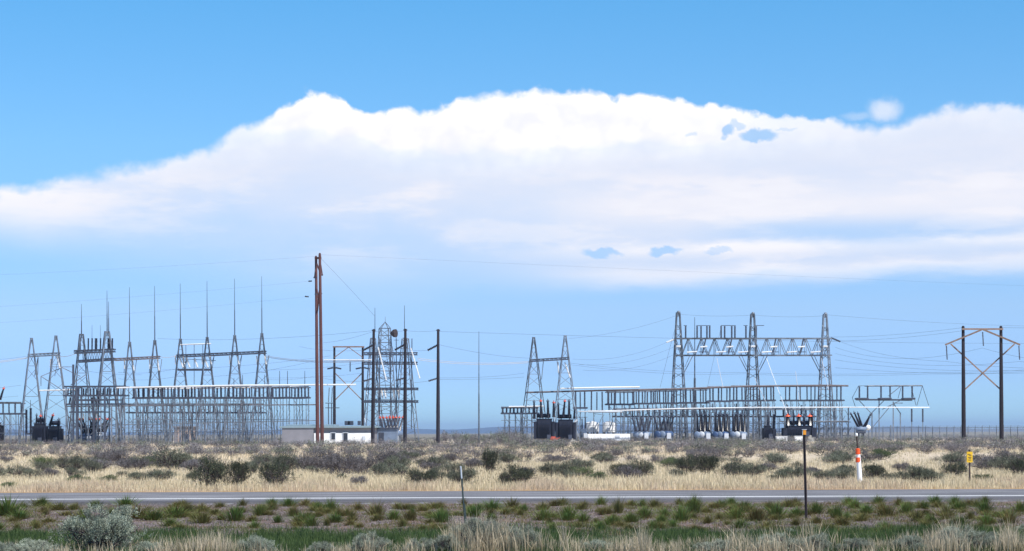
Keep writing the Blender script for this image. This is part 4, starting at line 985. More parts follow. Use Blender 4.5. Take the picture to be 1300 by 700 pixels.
SMALL = {k: [one_mesh(sage_arrays(300+i*7+j*31, 80, 7, .055, 1.5, 1.0, lob=8+i%3), k, 'sagebrush') for i in range(5)] for j, k in enumerate(('sage_green', 'sage_grey', 'sage_bright'))}

def put_shrub(x, y, w, h, meshes, label, group, base_w=1.5):
    f, s, _ = meshes; z = float(g(x, y))
    t = thing('sagebrush', label, 'shrub', (x, y, z-.02), group); t.rotation_euler.z = random.uniform(0, 6.28)
    t.scale = (w/base_w, w/base_w, h)
    for nm, me in (('foliage', f), ('stems', s)):
        o = bpy.data.objects.new(nm, me); COL.objects.link(o); o.parent = t
    return t
# landmarks that help to find a shrub
LM = [(20, 'the left edge'), (56, 'the left black transformers'), (103, 'the leftmost masted column'), (136, 'the second masted column'), (165, 'the third masted column'), (197, 'the fourth masted column'),
      (229, 'the fifth masted column'), (263, 'the sixth masted column'), (298, 'the seventh masted column'), (333, 'the last masted column'), (375, 'the grey building end'),
      (405, 'the tall twin pole'), (438, 'the white wall'), (473, 'the first dark pole'), (514, 'the second dark pole'), (556, 'the third dark pole'), (587, 'the leaning near post'), (608, 'the lone thin mast'),
      (645, 'the small low rack'), (691, 'the big middle transformers'), (718, 'the middle gantry'), (772, 'the white container'), (815, 'the racks beyond the tanks'), (861, 'the first tall column'),
      (893, 'the slim steel mast'), (925, 'the dark bushings'), (956, 'the middle tall column'), (982, 'the narrow black tank'), (1021, 'the amber reflector post'), (1048, 'the last tall column'), (1090, 'the banded marker'),
      (1125, 'the detached right rack'), (1165, 'the detached rack\'s end'), (1223, 'the left pylon pole'), (1247, 'the pylon middle'), (1271, 'the right pylon pole'), (1297, 'the right edge')]
def near_lm(px): return min(LM, key=lambda q: abs(q[0]-px))
used = {}
def slabel(px, adj, where):
    q = near_lm(px); side = 'straight below' if abs(q[0]-px) < 7 else ('just right of' if px > q[0] else 'just left of')
    return f'{adj} sagebrush {where}, {side} {q[1]}'
KN = {'sage_green': 'olive green', 'sage_grey': 'mauve twiggy', 'sage_bright': 'fresh green'}
placed = []
def W_OFF(w): return w/F*67*.35
def clash(x, y, w):
    return any((x-a)**2+(y-b)**2 < (.30*(w+c))**2 for a, b, c in placed)
HAND = [(92,600,44,26,'g'),(116,602,22,20,'g'),(150,590,44,20,'e'),(170,598,36,18,'e'),(100,615,26,14,'b'),(8,588,18,10,'e'),(62,607,22,14,'e'),(12,621,20,11,'b'),(34,602,12,8,'g'),(155,606,16,9,'g'),(137,615,24,14,'b'),
 (178,613,30,15,'g'),(203,611,34,18,'g'),(218,597,46,30,'g'),(245,600,26,18,'e'),(268,620,42,43,'G'),(299,620,32,36,'G'),(246,611,20,14,'g'),(320,604,18,22,'g'),(128,587,26,14,'e'),
 (350,620,44,34,'E'),(362,600,34,26,'g'),(385,598,26,20,'g'),(405,600,44,32,'e'),(432,605,46,36,'e'),(458,604,34,28,'e'),(490,596,44,26,'e'),(482,607,30,20,'g'),(504,599,32,24,'g'),(455,618,20,16,'e'),(535,618,38,24,'G'),(553,612,24,20,'g'),
 (545,596,30,18,'g'),(571,588,20,14,'e'),(587,618,34,28,'g'),(574,615,16,18,'g'),(622,603,24,32,'G'),(600,596,26,16,'e'),(644,591,22,20,'g'),(657,618,40,30,'E'),(668,606,20,16,'e'),(575,603,30,18,'g'),(520,585,26,14,'g'),
 (640,618,16,20,'g'),(698,606,30,22,'g'),(722,607,34,24,'g'),(740,598,28,18,'g'),(765,588,26,15,'G'),(785,608,30,20,'E'),(812,607,34,26,'g'),(850,592,22,13,'b'),(872,602,34,26,'E'),(896,603,34,26,'G'),(858,608,22,14,'g'),(760,611,24,14,'b'),
 (930,607,34,22,'g'),(955,606,36,22,'g'),(975,600,24,14,'e'),(700,590,30,14,'e'),(990,612,26,14,'g'),(1004,609,34,20,'g'),(1045,613,26,18,'g'),(1068,612,34,20,'g'),(1076,603,26,14,'g'),(1105,611,34,22,'E'),(1128,613,22,14,'g'),(1118,584,30,16,'b'),
 (1160,614,40,24,'g'),(1180,614,34,22,'g'),(1212,592,34,20,'g'),(1212,607,30,22,'E'),(1250,599,30,20,'e'),(1275,601,38,26,'g'),(1294,606,26,26,'E'),(1146,600,22,14,'e'),(1248,612,24,12,'b'),(1030,606,24,16,'e')]
KM = {'g': ('sage_green', 'olive green'), 'G': ('sage_dark', 'dense dark green'), 'e': ('sage_grey', 'mauve twiggy'), 'E': ('sage_dark', 'dark grey-green'), 'b': ('sage_bright', 'fresh green')}
for i, (px, by, w, h, k) in enumerate(HAND):
    x, y, z = at(px, by); y = max(y, 66.9+W_OFF(w)) ; x = P(px, 550, y)[0]; kk, adj = KM[k]; W = w/F*y*1.3; H = h/F*y*(1.36 if k in 'GE' else 1.28)
    where = 'at the far road edge' if by > 612 else 'beyond the road' if by > 602 else 'in the dry grass'
    if w > 40: adj = 'large '+adj
    put_shrub(x, y, W, H, SGH[kk][(i*3) % 4], slabel(px, adj, where), 'sagebrush in the dry grass field'); placed.append((x, y, W))
# scattered smaller ones as things
cnt = 0; tries = 0; HANDXY = [q for q in placed]
while cnt < 194 and tries < 9000:
    tries += 1
    y = 77+(random.random()**1.1)*110; px = random.uniform(-25, 1325)
    x = P(px, 550, y)[0]; w = random.uniform(.8, 1.9)*(1 if y > 100 else .75)
    if clash(x, y, w): continue
    fx = math.sin(x*.06+y*.045)+math.sin(x*.021-y*.05+2)
    if fx < -.2 and random.random() < .8: continue
    if y < 80 and (abs(px-1090) < 16 or abs(px-1231) < 16): continue
    k = random.choice(['sage_green', 'sage_grey', 'sage_grey', 'sage_green', 'sage_bright'] if y < 130 else ['sage_grey']*3+['sage_green']*3)
    placed.append((x, y, w)); py = 550+(650-px)*.0038+1.8/y*F
    lab = slabel(px, ('little ' if w < 1.2 else '')+KN[k], 'in the dry grass' if y < 115 else 'in the far field' if y < 170 else 'in the far sage belt')
    if y < 125: o = put_shrub(x, y, w, w*random.uniform(.5, .68), random.choice(SG[k]), lab, 'sagebrush in the dry grass field')
    else:
        o = bpy.data.objects.new('sagebrush', random.choice(SMALL[k])); COL.objects.link(o); o.location = (x, y, float(g(x, y))-.02)
        o.scale = (w/1.5, w/1.5, w*random.uniform(.48, .66)); o.rotation_euler.z = random.uniform(0, 6.28); tag(o, lab, 'shrub', 'sagebrush in the dry grass field')
    cnt += 1
# the rest of the sage belt: one mass
def merge_instances(name, protos, xs, ys, ws, hs, base_w, mats, kind_label):
    Vs = []; Fs = []; Ts = []; Ms = []; off = 0; zs = g(xs, ys)
    for i in range(len(xs)):
        V, Fc, T, SV, SF, mi = protos[i % len(protos)]
        a = rng.uniform(0, 6.28); ca, sa = math.cos(a), math.sin(a); s = ws[i]/base_w
        VV = np.concatenate([V, SV]); X = (VV[:,0]*ca-VV[:,1]*sa)*s+xs[i]; Y = (VV[:,0]*sa+VV[:,1]*ca)*s+ys[i]; Z = VV[:,2]*hs[i]+zs[i]-.02
        Vs.append(np.stack([X, Y, Z], 1)); Fs.append(np.concatenate([Fc, SF+len(V)])+off); off += len(VV)
        Ts.append(np.concatenate([np.clip(T+rng.normal()*.15, 0, 1), np.zeros(len(SV))])); Ms.append(np.concatenate([np.full(len(Fc), mi), np.full(len(SF), len(mats)-1)]))
    me = npmesh(name, np.concatenate(Vs), [np.concatenate(Fs)], mats, np.concatenate(Ts), np.concatenate(Ms))
    o = bpy.data.objects.new(name, me); COL.objects.link(o); tag(o, kind='stuff', label=kind_label, cat='shrubs'); return o
PR = []
for j in range(8): PR.append((*sage_arrays(900+j, 46, 4, .095, 1.5, 1.0, lob=6), 1 if j in (1, 4, 6) else 0))
N = 4500
ys = 165+(rng.random(N)**1.1)*520; pxs = rng.uniform(-140, 1440, N); xs = (pxs-650)/F*ys
sd = (ys > 340) & (ys < 348) | (xs > -9999) & (np.abs(ys-349) < 5) & (pxs > 350) & (pxs < 480)
keep = ~((ys > 342) & (ys < 360) & (pxs > 352) & (pxs < 505))
ys, xs, pxs = ys[keep], xs[keep], pxs[keep]; N = len(ys)
ws = rng.uniform(.8, 2.0, N); hs = ws*rng.uniform(.4, .6, N)*np.where((pxs > 562) & (pxs < 668) & (ys > 280), 2.1+.5*np.sin(pxs*.08), 1)
merge_instances('distant_sagebrush', PR, xs, ys, ws, hs, 1.5, [V_['sage_grey'], V_['sage_green'], V_['twig']], 'distant belt of mauve-grey sagebrush around the substation')

# grasses ------------------------------------------------------------
def blades(rg, X, Y, Z, L, W, lean, tint, seg=2, stiff=.5, seed_head=0.):
    n = len(X); a = rg.uniform(0, 2*np.pi, n); ld = np.stack([np.cos(a), np.sin(a), np.zeros(n)], 1)*lean[:,None]; s = np.stack([-np.sin(a+rg.normal(size=n)), np.cos(a+rg.normal(size=n)), np.zeros(n)], 1)
    s = unit(s+1e-6); B = np.stack([X, Y, Z], 1); up = np.array([0,0,1.])
    Mi = B+(up*.55*L[:,None])+ld*L[:,None]*.25; Tp = B+up*L[:,None]*(1-.25*lean[:,None]**2)+ld*L[:,None]*.9
    w = W[:,None]/2
    V = np.stack([B-s*w, B+s*w, Mi+s*w*.8, Mi-s*w*.8, Tp], 1).reshape(-1, 3); i = np.arange(n)*5
    Q = np.stack([i, i+1, i+2, i+3], 1); T3 = np.stack([i+3, i+2, i+4], 1)
    tt = np.repeat(tint[:,None], 5, 1); return V, Q, T3, tt
def grass_obj(name, n_tuft, nb, fx, fy, L, W, mat, label, spread=.14, lean=.35, tintf=None, dens=None, grad=False):
    rg = np.random.default_rng(abs(hash(name)) % 1000 if False else sum(map(ord, name)))
    tx = fx(rg, n_tuft); ty = fy(rg, n_tuft)
    if callable(tx): tx = tx(ty)
    if dens is not None: kp = dens(tx, ty, rg); tx, ty = tx[kp], ty[kp]
    n = len(tx); X = np.repeat(tx, nb)+rg.normal(size=n*nb)*spread; Y = np.repeat(ty, nb)+rg.normal(size=n*nb)*spread
    tl = rg.uniform(.55, 1.3, n); Ls = np.repeat(tl, nb)*L*rg.uniform(.5, 1.25, n*nb)
    if dens is not None and hasattr(dens, 'h'): Ls = Ls*dens.h(X, Y)
    tn = np.clip(np.repeat(np.clip(.5+.25*rg.normal(size=n), 0, 1), nb)+rg.normal(size=n*nb)*.15, 0, 1)
    V, Q, T3, tt = blades(rg, X, Y, g(X, Y)-.02, Ls, np.full(n*nb, W)*rg.uniform(.6, 1.4, n*nb), np.abs(rg.normal(size=n*nb))*lean, tn)
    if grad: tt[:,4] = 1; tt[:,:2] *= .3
    me = npmesh(name, V, [Q, T3], [V_[mat]], tt.ravel()); o = bpy.data.objects.new(name, me); COL.objects.link(o); tag(o, kind='stuff', label=label, cat='grass'); return o
def wx(lo=-30, hi=1330):
    def f(rg, n):
        u = rg.uniform(lo, hi, n); return lambda ty: (u-650)/F*ty
    return f
def fsin(x, y): return np.sin(x*.06+y*.045)+np.sin(x*.021-y*.05+2)
def clear_shrubs(x, y):
    ok = np.ones(len(x), bool)
    for a, b, w in HANDXY: ok &= ~((np.abs(x-a) < .48*w) & (y > b-.6*w-.5) & (y < b+.3*w))
    return ok
def dfringe(x, y, rg): return clear_shrubs(x, y) & (rg.random(len(x)) < np.clip(.62+.5*np.sin(x*.8+1.3*np.sin(x*.23)), .2, 1))
dfringe.h = lambda x, y: .85+.35*np.sin(x*1.3+2*np.sin(x*.31))
def dfield(x, y, rg): 
    return clear_shrubs(x, y) & (rg.random(len(x)) < np.clip(.75-.25*fsin(x, y), .25, 1))
grass_obj('dry_grass', 9600, 12, wx(-200, 1500), lambda rg, n: 66.25+np.abs(rg.normal(size=n))*4.0, .25, .012, 'straw', 'pale dry grass fringe along the far side of the road', .12, .3, dens=dfringe)
grass_obj('dry_grass', 25000, 9, wx(-160, 1460), lambda rg, n: 67+(rg.random(n)**1.5)*115, .27, .017, 'straw', 'dry straw-coloured grass field between the road and the substation', .2, .3, dens=dfield)
grass_obj('dry_grass', 11000, 7, wx(-60, 1360), lambda rg, n: 150+rg.random(n)*190, .30, .05, 'straw', 'far dry straw-coloured grass patches between the sagebrush', .35, .3, dens=dfield)

# gravel stones on the bank
def stones(n):
    rg = np.random.default_rng(5); Y = rg.uniform(45.5, 56.2, n); X = (rg.uniform(-300, 1600, n)-650)/F*Y; Z = g(X, Y)
    r = .010+.022*rg.random(n)**3; base = np.array([(1,0,0),(-1,0,0),(0,1,0),(0,-1,0),(0,0,1),(0,0,-1)], float)
    V = base[None]*r[:,None,None]*rg.uniform(.6,1.4,(n,6,1)); V[:,:,2] *= .7; V += np.stack([X, Y, Z], 1)[:,None]
    f = np.array([(0,2,4),(2,1,4),(1,3,4),(3,0,4),(2,0,5),(1,2,5),(3,1,5),(0,3,5)]); Fc = (np.arange(n)[:,None,None]*6+f[None]).reshape(-1, 3)
    me = npmesh('gravel', V.reshape(-1,3), [Fc], [leafmat('gravel_stone', (.09,.075,.078), (.30,.26,.26), 0)], np.repeat(rg.random(n), 6)); o = bpy.data.objects.new('gravel', me); COL.objects.link(o); tag(o, kind='stuff', label='mauve-grey gravel stones on the near bank', cat='gravel')
stones(34000)

V_['rust'] = leafmat('rust_ground_cover', (.12,.06,.032), (.15,.17,.06), .2)
def bankd(x, y, rg): return rg.random(len(x)) < np.clip(.35+.55*np.sin(x*1.1+y*2.3)*np.sin(y*1.7-x*.35)+.25*np.sin(x*.27), .04, 1)
grass_obj('low_ground_cover', 19000, 15, wx(-300, 1600), lambda rg, n: 44.8+rg.random(n)*10.9, .085, .010, 'rust', 'low rust and olive ground cover between the tussocks on the gravel bank', .10, .7, dens=bankd)
# green tussocks on the gravel bank
def tussock(seed, mat, n=420, dead=.14):
    rg = np.random.default_rng(seed); a = rg.uniform(0, 6.28, n); r = np.abs(rg.normal(size=n))*.13; X = np.cos(a)*r*1.35; Y = np.sin(a)*r
    L = .30*rg.uniform(.45, 1.15, n)*(1-.9*np.clip(r, 0, .5)); s = unit(np.stack([-np.sin(a), np.cos(a), np.zeros(n)], 1)+rg.normal(size=(n,3))*.3)
    B = np.stack([X*.8, Y*.8, np.full(n, -.02)], 1); ld = np.stack([np.cos(a), np.sin(a), np.zeros(n)], 1)*(r*1.6+.08)[:,None]+rg.normal(size=(n,3))*.05
    Mi = B+np.array([0,0,.6])*L[:,None]+ld*.4*L[:,None]/.3; Tp = B+np.array([0,0,1.])*L[:,None]+ld*L[:,None]/.3; w = .007
    V = np.stack([B-s*w, B+s*w, Mi+s*w*.8, Mi-s*w*.8, Tp], 1).reshape(-1, 3); i = np.arange(n)*5
    t0 = np.clip(rg.uniform(0, .5, n), 0, 1); t1 = np.clip(rg.uniform(.6, 1., n), 0, 1); dd = rg.random(n) < dead; t1[dd] = .15; 
    tt = np.stack([t0, t0, t1, t1, t1], 1)
    return npmesh('tussock', V, [np.stack([i,i+1,i+2,i+3],1), np.stack([i+3,i+2,i+4],1)], [V_[mat]], tt.ravel())
TU = {'g': [tussock(40+i, 'tuss') for i in range(5)], 'o': [tussock(60+i, 'tuss2', 340, .3) for i in range(4)]}
TL = []
TH_ = [(10,655,60,26),(50,640,34,12),(25,660,40,14),(55,640,18,14),(75,648,50,12),(110,664,40,14),(160,640,34,14),(175,659,60,20),(195,661,46,16),(222,658,50,18),(258,664,40,18),(298,662,40,22),(255,648,40,10),(232,644,30,10),(330,655,30,16),(345,643,26,12),
 (372,655,30,16),(382,664,34,16),(420,650,30,18),(440,655,30,12),(395,668,30,16),(425,664,30,14),(478,654,34,20),(500,660,30,14),(505,646,30,10),(520,661,34,16),(550,646,46,10),(560,664,34,20),(588,640,18,10),(625,648,34,16),(600,656,34,16),(650,645,30,14),
 (665,650,20,12),(690,661,36,18),(705,643,30,10),(722,660,36,22),(740,664,30,16),(785,652,26,22),(775,667,34,14),(800,664,30,16),(830,644,36,12),(818,658,30,18),(840,664,26,12),(862,641,18,10),(865,662,34,24),(880,652,30,26),(898,665,26,12),(915,645,26,12),
 (935,659,40,18),(960,662,40,20),(945,648,40,14),(985,657,40,22),(1000,644,30,12),(1035,652,30,16),(1062,658,30,20),(1070,667,30,14),(1085,646,30,14),(1100,652,30,14),(1125,655,34,18),(1115,640,24,12),(1150,652,34,18),(1165,662,30,16),(1187,640,30,12),(1212,641,24,12),
 (1200,655,40,16),(1250,652,36,20),(1252,667,30,16),(1280,664,40,18),(1295,650,30,16),(1250,638,20,10),(1140,642,24,12)]
rt = random.Random(3)
for _ in range(200):
    TH_.append((rt.uniform(-10, 1310), rt.uniform(641, 676), rt.uniform(16, 34), rt.uniform(7, 13)))
for _ in range(34):
    TH_.append((rt.choice((rt.uniform(-290, -15), rt.uniform(1315, 1590))), rt.uniform(643, 674), rt.uniform(24, 50), rt.uniform(10, 20)))
for i, (px, by, w, h) in enumerate(TH_):
    x, y, z = at(px, by); y = min(y, 55.7+.3*rt.random()); x = P(px, 550, y)[0]; z = float(g(x, y)); k = 'o' if (i % 3 == 1 or h <= 11) else 'g'; big = i < 71
    o = bpy.data.objects.new('grass_tussock', TU[k][i % len(TU[k])]); COL.objects.link(o); o.location = (x, y, z)
    s = w/F*y/.82; o.scale = (s, s*.9, h/F*y/.31); o.rotation_euler.z = rt.uniform(0, 6.28)
    zone = 'just below the road edge' if by < 647 else 'halfway down the gravel bank' if by < 660 else 'low on the gravel bank'
    side = 'left third' if px < 433 else 'middle third' if px < 866 else 'right third'
    q = near_lm(px); 
    lab = f"{'green' if k=='g' else 'small rusty olive'} grass tussock {zone}, below {q[1]}" 
    tag(o, lab, 'grass tussock', 'grass tussocks on the gravel bank')

# green ditch grass and tall dry grass at the front
def ditch(x, y, rg): return rg.random(len(x)) < np.clip(.6+.6*np.sin(x*.9+1+y*.6)*np.sin(y*1.3+x*.2)+.3*np.sin(x*2.3), .08, 1)
grass_obj('green_grass', 12500, 16, wx(-300, 1600), lambda rg, n: 36.5+rg.random(n)*9.0, .20, .010, 'green', 'short green grass along the near ditch', .12, .45, dens=ditch)
grass_obj('green_grass', 2000, 12, wx(-300, 1600), lambda rg, n: 44.5+np.abs(rg.normal(size=n))*1.6, .15, .010, 'green', 'thin green grass at the foot of the gravel bank', .12, .45, dens=ditch)
NEAR = [(131, 38.2, 1.36, 1.12, 'big silvery sagebrush at the lower left, the largest shrub in the foreground'),
 (38, 37.4, .8, .50, 'silver-grey sagebrush cut by the bottom edge just left of the biggest one'), (2, 37.6, .6, .42, 'silver-grey sagebrush in the bottom left corner'),
 (327, 37.6, .62, .50, 'grey sagebrush among straw right of the biggest foreground shrub'), (468, 37.8, .66, .56, 'rounded silver sagebrush at the bottom, left of the leaning post'),
 (566, 37.6, .5, .50, 'silver sagebrush inside the tall straw left below the leaning post'), (610, 37.8, .8, .75, 'silver sagebrush inside the tallest straw clump right of the leaning post'), (655, 37.7, .7, .60, 'silver sagebrush at the right side of the tallest straw clump'),
 (985, 37.8, .8, .50, 'grey-silver sagebrush at the bottom left of the reflector post'), (1030, 37.9, .62, .48, 'grey-silver sagebrush below the foot of the reflector post'),
 (1155, 37.7, .5, .40, 'small grey twiggy sagebrush at the bottom below the detached rack'), (1212, 38.0, .75, .58, 'tall pinkish-grey sagebrush at the bottom below the yellow sign'), (1250, 38.0, .6, .50, 'grey sagebrush at the bottom right of the yellow sign'),
 (1006, 45.0, .34, .22, 'little blue-green shrub beside the foot of the reflector post'), (190, 37.8, .5, .34, 'small silver sagebrush at the bottom just right of the largest foreground shrub'), (405, 37.8, .5, .36, 'low silver sagebrush at the bottom below the tall twin pole'),
 (535, 37.8, .45, .4, 'small silver sagebrush at the bottom below the gap of the second and third dark poles'), (905, 37.8, .6, .36, 'low silver sagebrush at the bottom below the slim steel mast'),
 (1085, 37.7, .6, .34, 'low silver sagebrush at the bottom below the banded marker'), (760, 37.6, .5, .30, 'low silver sagebrush at the bottom below the white container'), (1300, 45.2, .4, .25, 'little blue-green shrub on the right edge of the ditch')]
# clumps of tall straw: (px, half width px, height factor, density)
CL = [(-60,60,.9,.8),(-190,70,1.,.8),(1380,60,1.,.9),(1500,60,.9,.8),(130,60,.5,.6),(40,60,.55,.6),(215,60,.75,.7),(270,55,.9,.8),(325,30,.75,.8),(420,35,.5,.5),(468,26,.9,.9),(520,18,.9,.7),(580,30,1.25,.9),(625,55,1.55,1.),(672,35,1.3,.8),(730,30,.75,.6),(800,50,.85,.8),(815,14,1.2,.9),(860,25,.7,.7),(900,40,.7,.7),(940,30,1.1,1.),(985,50,1.0,1.),(1025,34,1.0,1.),(1100,40,.7,.8),(1150,30,.8,.9),(1210,46,1.2,1.),(1280,30,1.2,1.),(716,4,1.8,.5),(75,30,.7,.7)]
def fd(x, y, rg):
    px = 650+x/y*F; d = np.full(len(x), .014)
    for c, hw, hh, dd in CL: d = np.maximum(d, .28*dd*np.exp(-((px-c)/hw)**2*1.4))
    d *= np.clip((39.8-y-1.2*np.sin(px*.03)*np.sin(px*.011+1))/1.6, 0, 1)
    ok = np.ones(len(x), bool)
    for q, Yq, wq, hq, _ in NEAR:
        ok &= ~((np.abs(x-(q-650)/F*Yq) < .36*wq) & (y > Yq-.8) & (y < Yq+.5*wq))
    return ok & (rg.random(len(x)) < d)
def fh(x, y):
    px = 650+x/y*F; d = np.full(len(x), .6)
    for c, hw, hh, dd in CL: d = np.maximum(d, hh*np.exp(-((px-c)/hw)**2*.8))
    return d
fd.h = fh
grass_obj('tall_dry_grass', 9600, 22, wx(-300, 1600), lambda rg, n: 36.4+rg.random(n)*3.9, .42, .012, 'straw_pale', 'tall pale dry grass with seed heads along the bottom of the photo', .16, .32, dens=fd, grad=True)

for i, (px, Y, w, h, lb) in enumerate(NEAR):
    x, y, z = gx(px, Y); put_shrub(x, Y, w*1.2, h*1.12, SGF[i % 4], lb, 'silvery sagebrush in the foreground', 1.2)

# ------------------------------------------------------------------ sky, sun, camera
class E:
    nt = None
    def __init__(s, v): s.v = v
    @staticmethod
    def m(op, *a, clamp=False):
        n = E.nt.nodes.new('ShaderNodeMath'); n.operation = op; n.use_clamp = clamp
        for i, q in enumerate(a):
            q = q.v if isinstance(q, E) else q
            if isinstance(q, (int, float)): n.inputs[i].default_value = q
            else: E.nt.links.new(q, n.inputs[i])
        return E(n.outputs[0])
    def __add__(s, o): return E.m('ADD', s, o)
    __radd__ = __add__
    def __sub__(s, o): return E.m('SUBTRACT', s, o)
    def __rsub__(s, o): return E.m('SUBTRACT', o, s)
    def __mul__(s, o): return E.m('MULTIPLY', s, o)
    __rmul__ = __mul__
    def __truediv__(s, o): return E.m('DIVIDE', s, o)
    def sat(s): return E.m('ADD', s, 0., clamp=True)
def sstep(a, b, x):
    n = E.nt.nodes.new('ShaderNodeMapRange'); n.interpolation_type = 'SMOOTHSTEP'
    for i, q in ((0, x), (1, a), (2, b)):
        q = q.v if isinstance(q, E) else q
        if isinstance(q, (int, float)): n.inputs[i].default_value = q
        else: E.nt.links.new(q, n.inputs[i])
    return E(n.outputs[0])
SUN_EL, SUN_AZ = R(56), R(180-42)    # azimuth clockwise from +Y (the view direction): behind the camera, to the right
world = bpy.data.worlds.new('World'); scn.world = world; world.use_nodes = True; nt = world.node_tree; E.nt = nt
for n in list(nt.nodes): nt.nodes.remove(n)
out = nt.nodes.new('ShaderNodeOutputWorld'); sky = nt.nodes.new('ShaderNodeTexSky'); sky.sky_type = 'NISHITA'; sky.sun_disc = False
sky.sun_elevation = SUN_EL; sky.sun_rotation = SUN_AZ; sky.altitude = 1500; sky.air_density = 1.0; sky.dust_density = .4; sky.ozone_density = 2.5
tc = nt.nodes.new('ShaderNodeTexCoord'); D = tc.outputs['Generated']; sp = nt.nodes.new('ShaderNodeSeparateXYZ'); nt.links.new(D, sp.inputs[0])
X, Y, Z = (E(q) for q in sp.outputs)
az = E.m('ARCTAN2', X, Y); el = E.m('ARCSINE', Z)
# direction units: 1 = 1/2640 rad, roughly one photo pixel
px = az*2640*1.012+650; py = 550-el*2640*1.005
def noise(sx, sy, detail=6, rough=.55, off=0.):
    c = nt.nodes.new('ShaderNodeCombineXYZ')
    for i, q in enumerate((az*sx, el*sy, E.m('ADD', off, 0.))): nt.links.new(q.v, c.inputs[i])
    n = nt.nodes.new('ShaderNodeTexNoise'); n.inputs['Scale'].default_value = 1; n.inputs['Detail'].default_value = detail; n.inputs['Roughness'].default_value = rough
    nt.links.new(c.outputs[0], n.inputs['Vector']); return E(n.outputs[0])
def curve(x, pts, x0, x1, y0, y1):
    n = nt.nodes.new('ShaderNodeFloatCurve'); c = n.mapping.curves[0]
    t_ = (x-x0)/(x1-x0); nt.links.new(t_.sat().v, n.inputs['Value'])
    P_ = [((a-x0)/(x1-x0), (b-y0)/(y1-y0)) for a, b in pts]
    c.points[0].location = P_[0]; c.points[1].location = P_[-1]
    for q in P_[1:-1]: c.points.new(*q)
    for p in c.points: p.handle_type = 'AUTO'
    n.mapping.update(); return E(n.outputs[0])*(y1-y0)+y0
top = curve(px, [(-60,248),(0,241),(40,239),(90,225),(130,213),(200,202),(250,190),(290,170),(330,152),(375,127),(410,118),(436,123),(452,140),(500,139),(560,134),(600,121),(650,116),(720,112),(780,122),(840,123),(880,131),(930,141),(980,151),(1040,152),(1080,159),(1130,164),(1170,152),(1220,140),(1300,147),(1360,150)], -60, 1360, 0, 300)
bil0 = noise(46, 62, 5, .5, 12.); n1 = noise(70, 70, 8, .6, 1.3); n2 = noise(22, 30, 6, .55, 4.1); n3 = noise(14, 60, 6, .6, 8.8); nb = noise(160, 160, 5, .6, 2.2); nw = noise(7, 10, 4, .5, 5.)
def voro(k, off):
    c = nt.nodes.new('ShaderNodeCombineXYZ')
    for i, q in enumerate((az*k+(nb-.5)*.35, el*k*1.15+(n1-.5)*.5, E.m('ADD', off, 0.))): nt.links.new(q.v, c.inputs[i])
    n = nt.nodes.new('ShaderNodeTexVoronoi'); n.feature = 'SMOOTH_F1'; n.inputs['Scale'].default_value = 1; n.inputs['Smoothness'].default_value = .35
    nt.links.new(c.outputs[0], n.inputs['Vector']); return E(n.outputs['Distance'])
v1 = voro(75, 3.); v2 = voro(170, 7.)
puffy = sstep(230., 380., px)*(1-.35*sstep(1000., 1150., px))
d = py-top+(n1-.5)*26+(nb-.5)*10+((.42-v1)*11+(.42-v2)*6)*puffy-1
soft = 5+18*sstep(.45, .65, n2)*(1-.6*puffy)+8*(1-puffy)
edge = sstep(-3., soft, d)
# bottom fade: left side dissolves, right side keeps a sharper base
base = curve(px, [(-60,332),(0,338),(100,352),(250,372),(450,392),(600,386),(700,380),(850,377),(1000,374),(1150,370),(1360,366)], -60, 1360, 300, 420)
sharp = sstep(560., 820., px); bs = 80-38*sharp
bot = 1-sstep(0., 1., (py-base+bs*.9+(n3-.5)*80*(1-.45*sharp))/bs)
# veil strength falls with depth below the crest
u = py-top
corebot = curve(px, [(-60,262),(0,256),(60,246),(130,236),(200,225),(250,214),(300,198),(350,190),(400,184),(440,186),(500,200),(560,206),(640,207),(720,204),(800,198),(880,201),(960,197),(1040,190),(1120,186),(1200,176),(1300,172),(1360,172)], -60, 1360, 150, 280)
corek = curve(px, [(-60,.45),(0,.45),(200,.5),(300,.72),(380,1.),(640,1.),(900,.97),(1000,.82),(1100,.6),(1360,.55)], -60, 1360, 0, 1)
core = sstep(30., -24., py-corebot+(n2-.5)*60+(bil0-.5)*26)*corek
sharp0 = sstep(560., 820., px)
body = E.m('MAXIMUM', core*.99, .84-(.47-.32*sharp0)*sstep(215., 345., py+(n2-.5)*90)+(n3-.5)*.35)
left_fade = 1-.38*sstep(520., 60., px)*sstep(30., 150., u)
pink = sstep(.46, .62, n3)*sstep(205., 250., py)*.30
wedge = sstep(0., 26., 30-E.m('ABSOLUTE', py-300-(px-1050)*.02+(n3-.5)*16))*sstep(860., 1010., px)*(1-sstep(1200., 1330., px)*.7)
streak = E.m('MAXIMUM', sstep(14., 0., E.m('ABSOLUTE', py-316+(px-1000)*.012+(n3-.5)*20)), sstep(24., 3., E.m('ABSOLUTE', py-354+(n3-.5)*26)))*sstep(560., 840., px)
midband = sstep(40., 0., E.m('ABSOLUTE', py-262+(n3-.5)*30))*sstep(560., 820., px)*.30
lowleft = sstep(60., 10., E.m('ABSOLUTE', py-285+(n2-.5)*60))*sstep(190., 20., px)*.35
alpha = (body*left_fade+pink*.5+streak*.22+midband*.7+lowleft*.5-wedge*.34).sat()*edge*bot
def hole(cx, cy, rx, ry, k=1., tilt=0.):
    a = (px-cx+(n1-.5)*36)/rx; b = (py-cy-(px-cx)*tilt+(nb-.5)*20+(n1-.5)*12)/ry
    return sstep(1.15, .6, E.m('SQRT', a*a+b*b))*k
H = hole(930,170,11,10,.85,-.4)
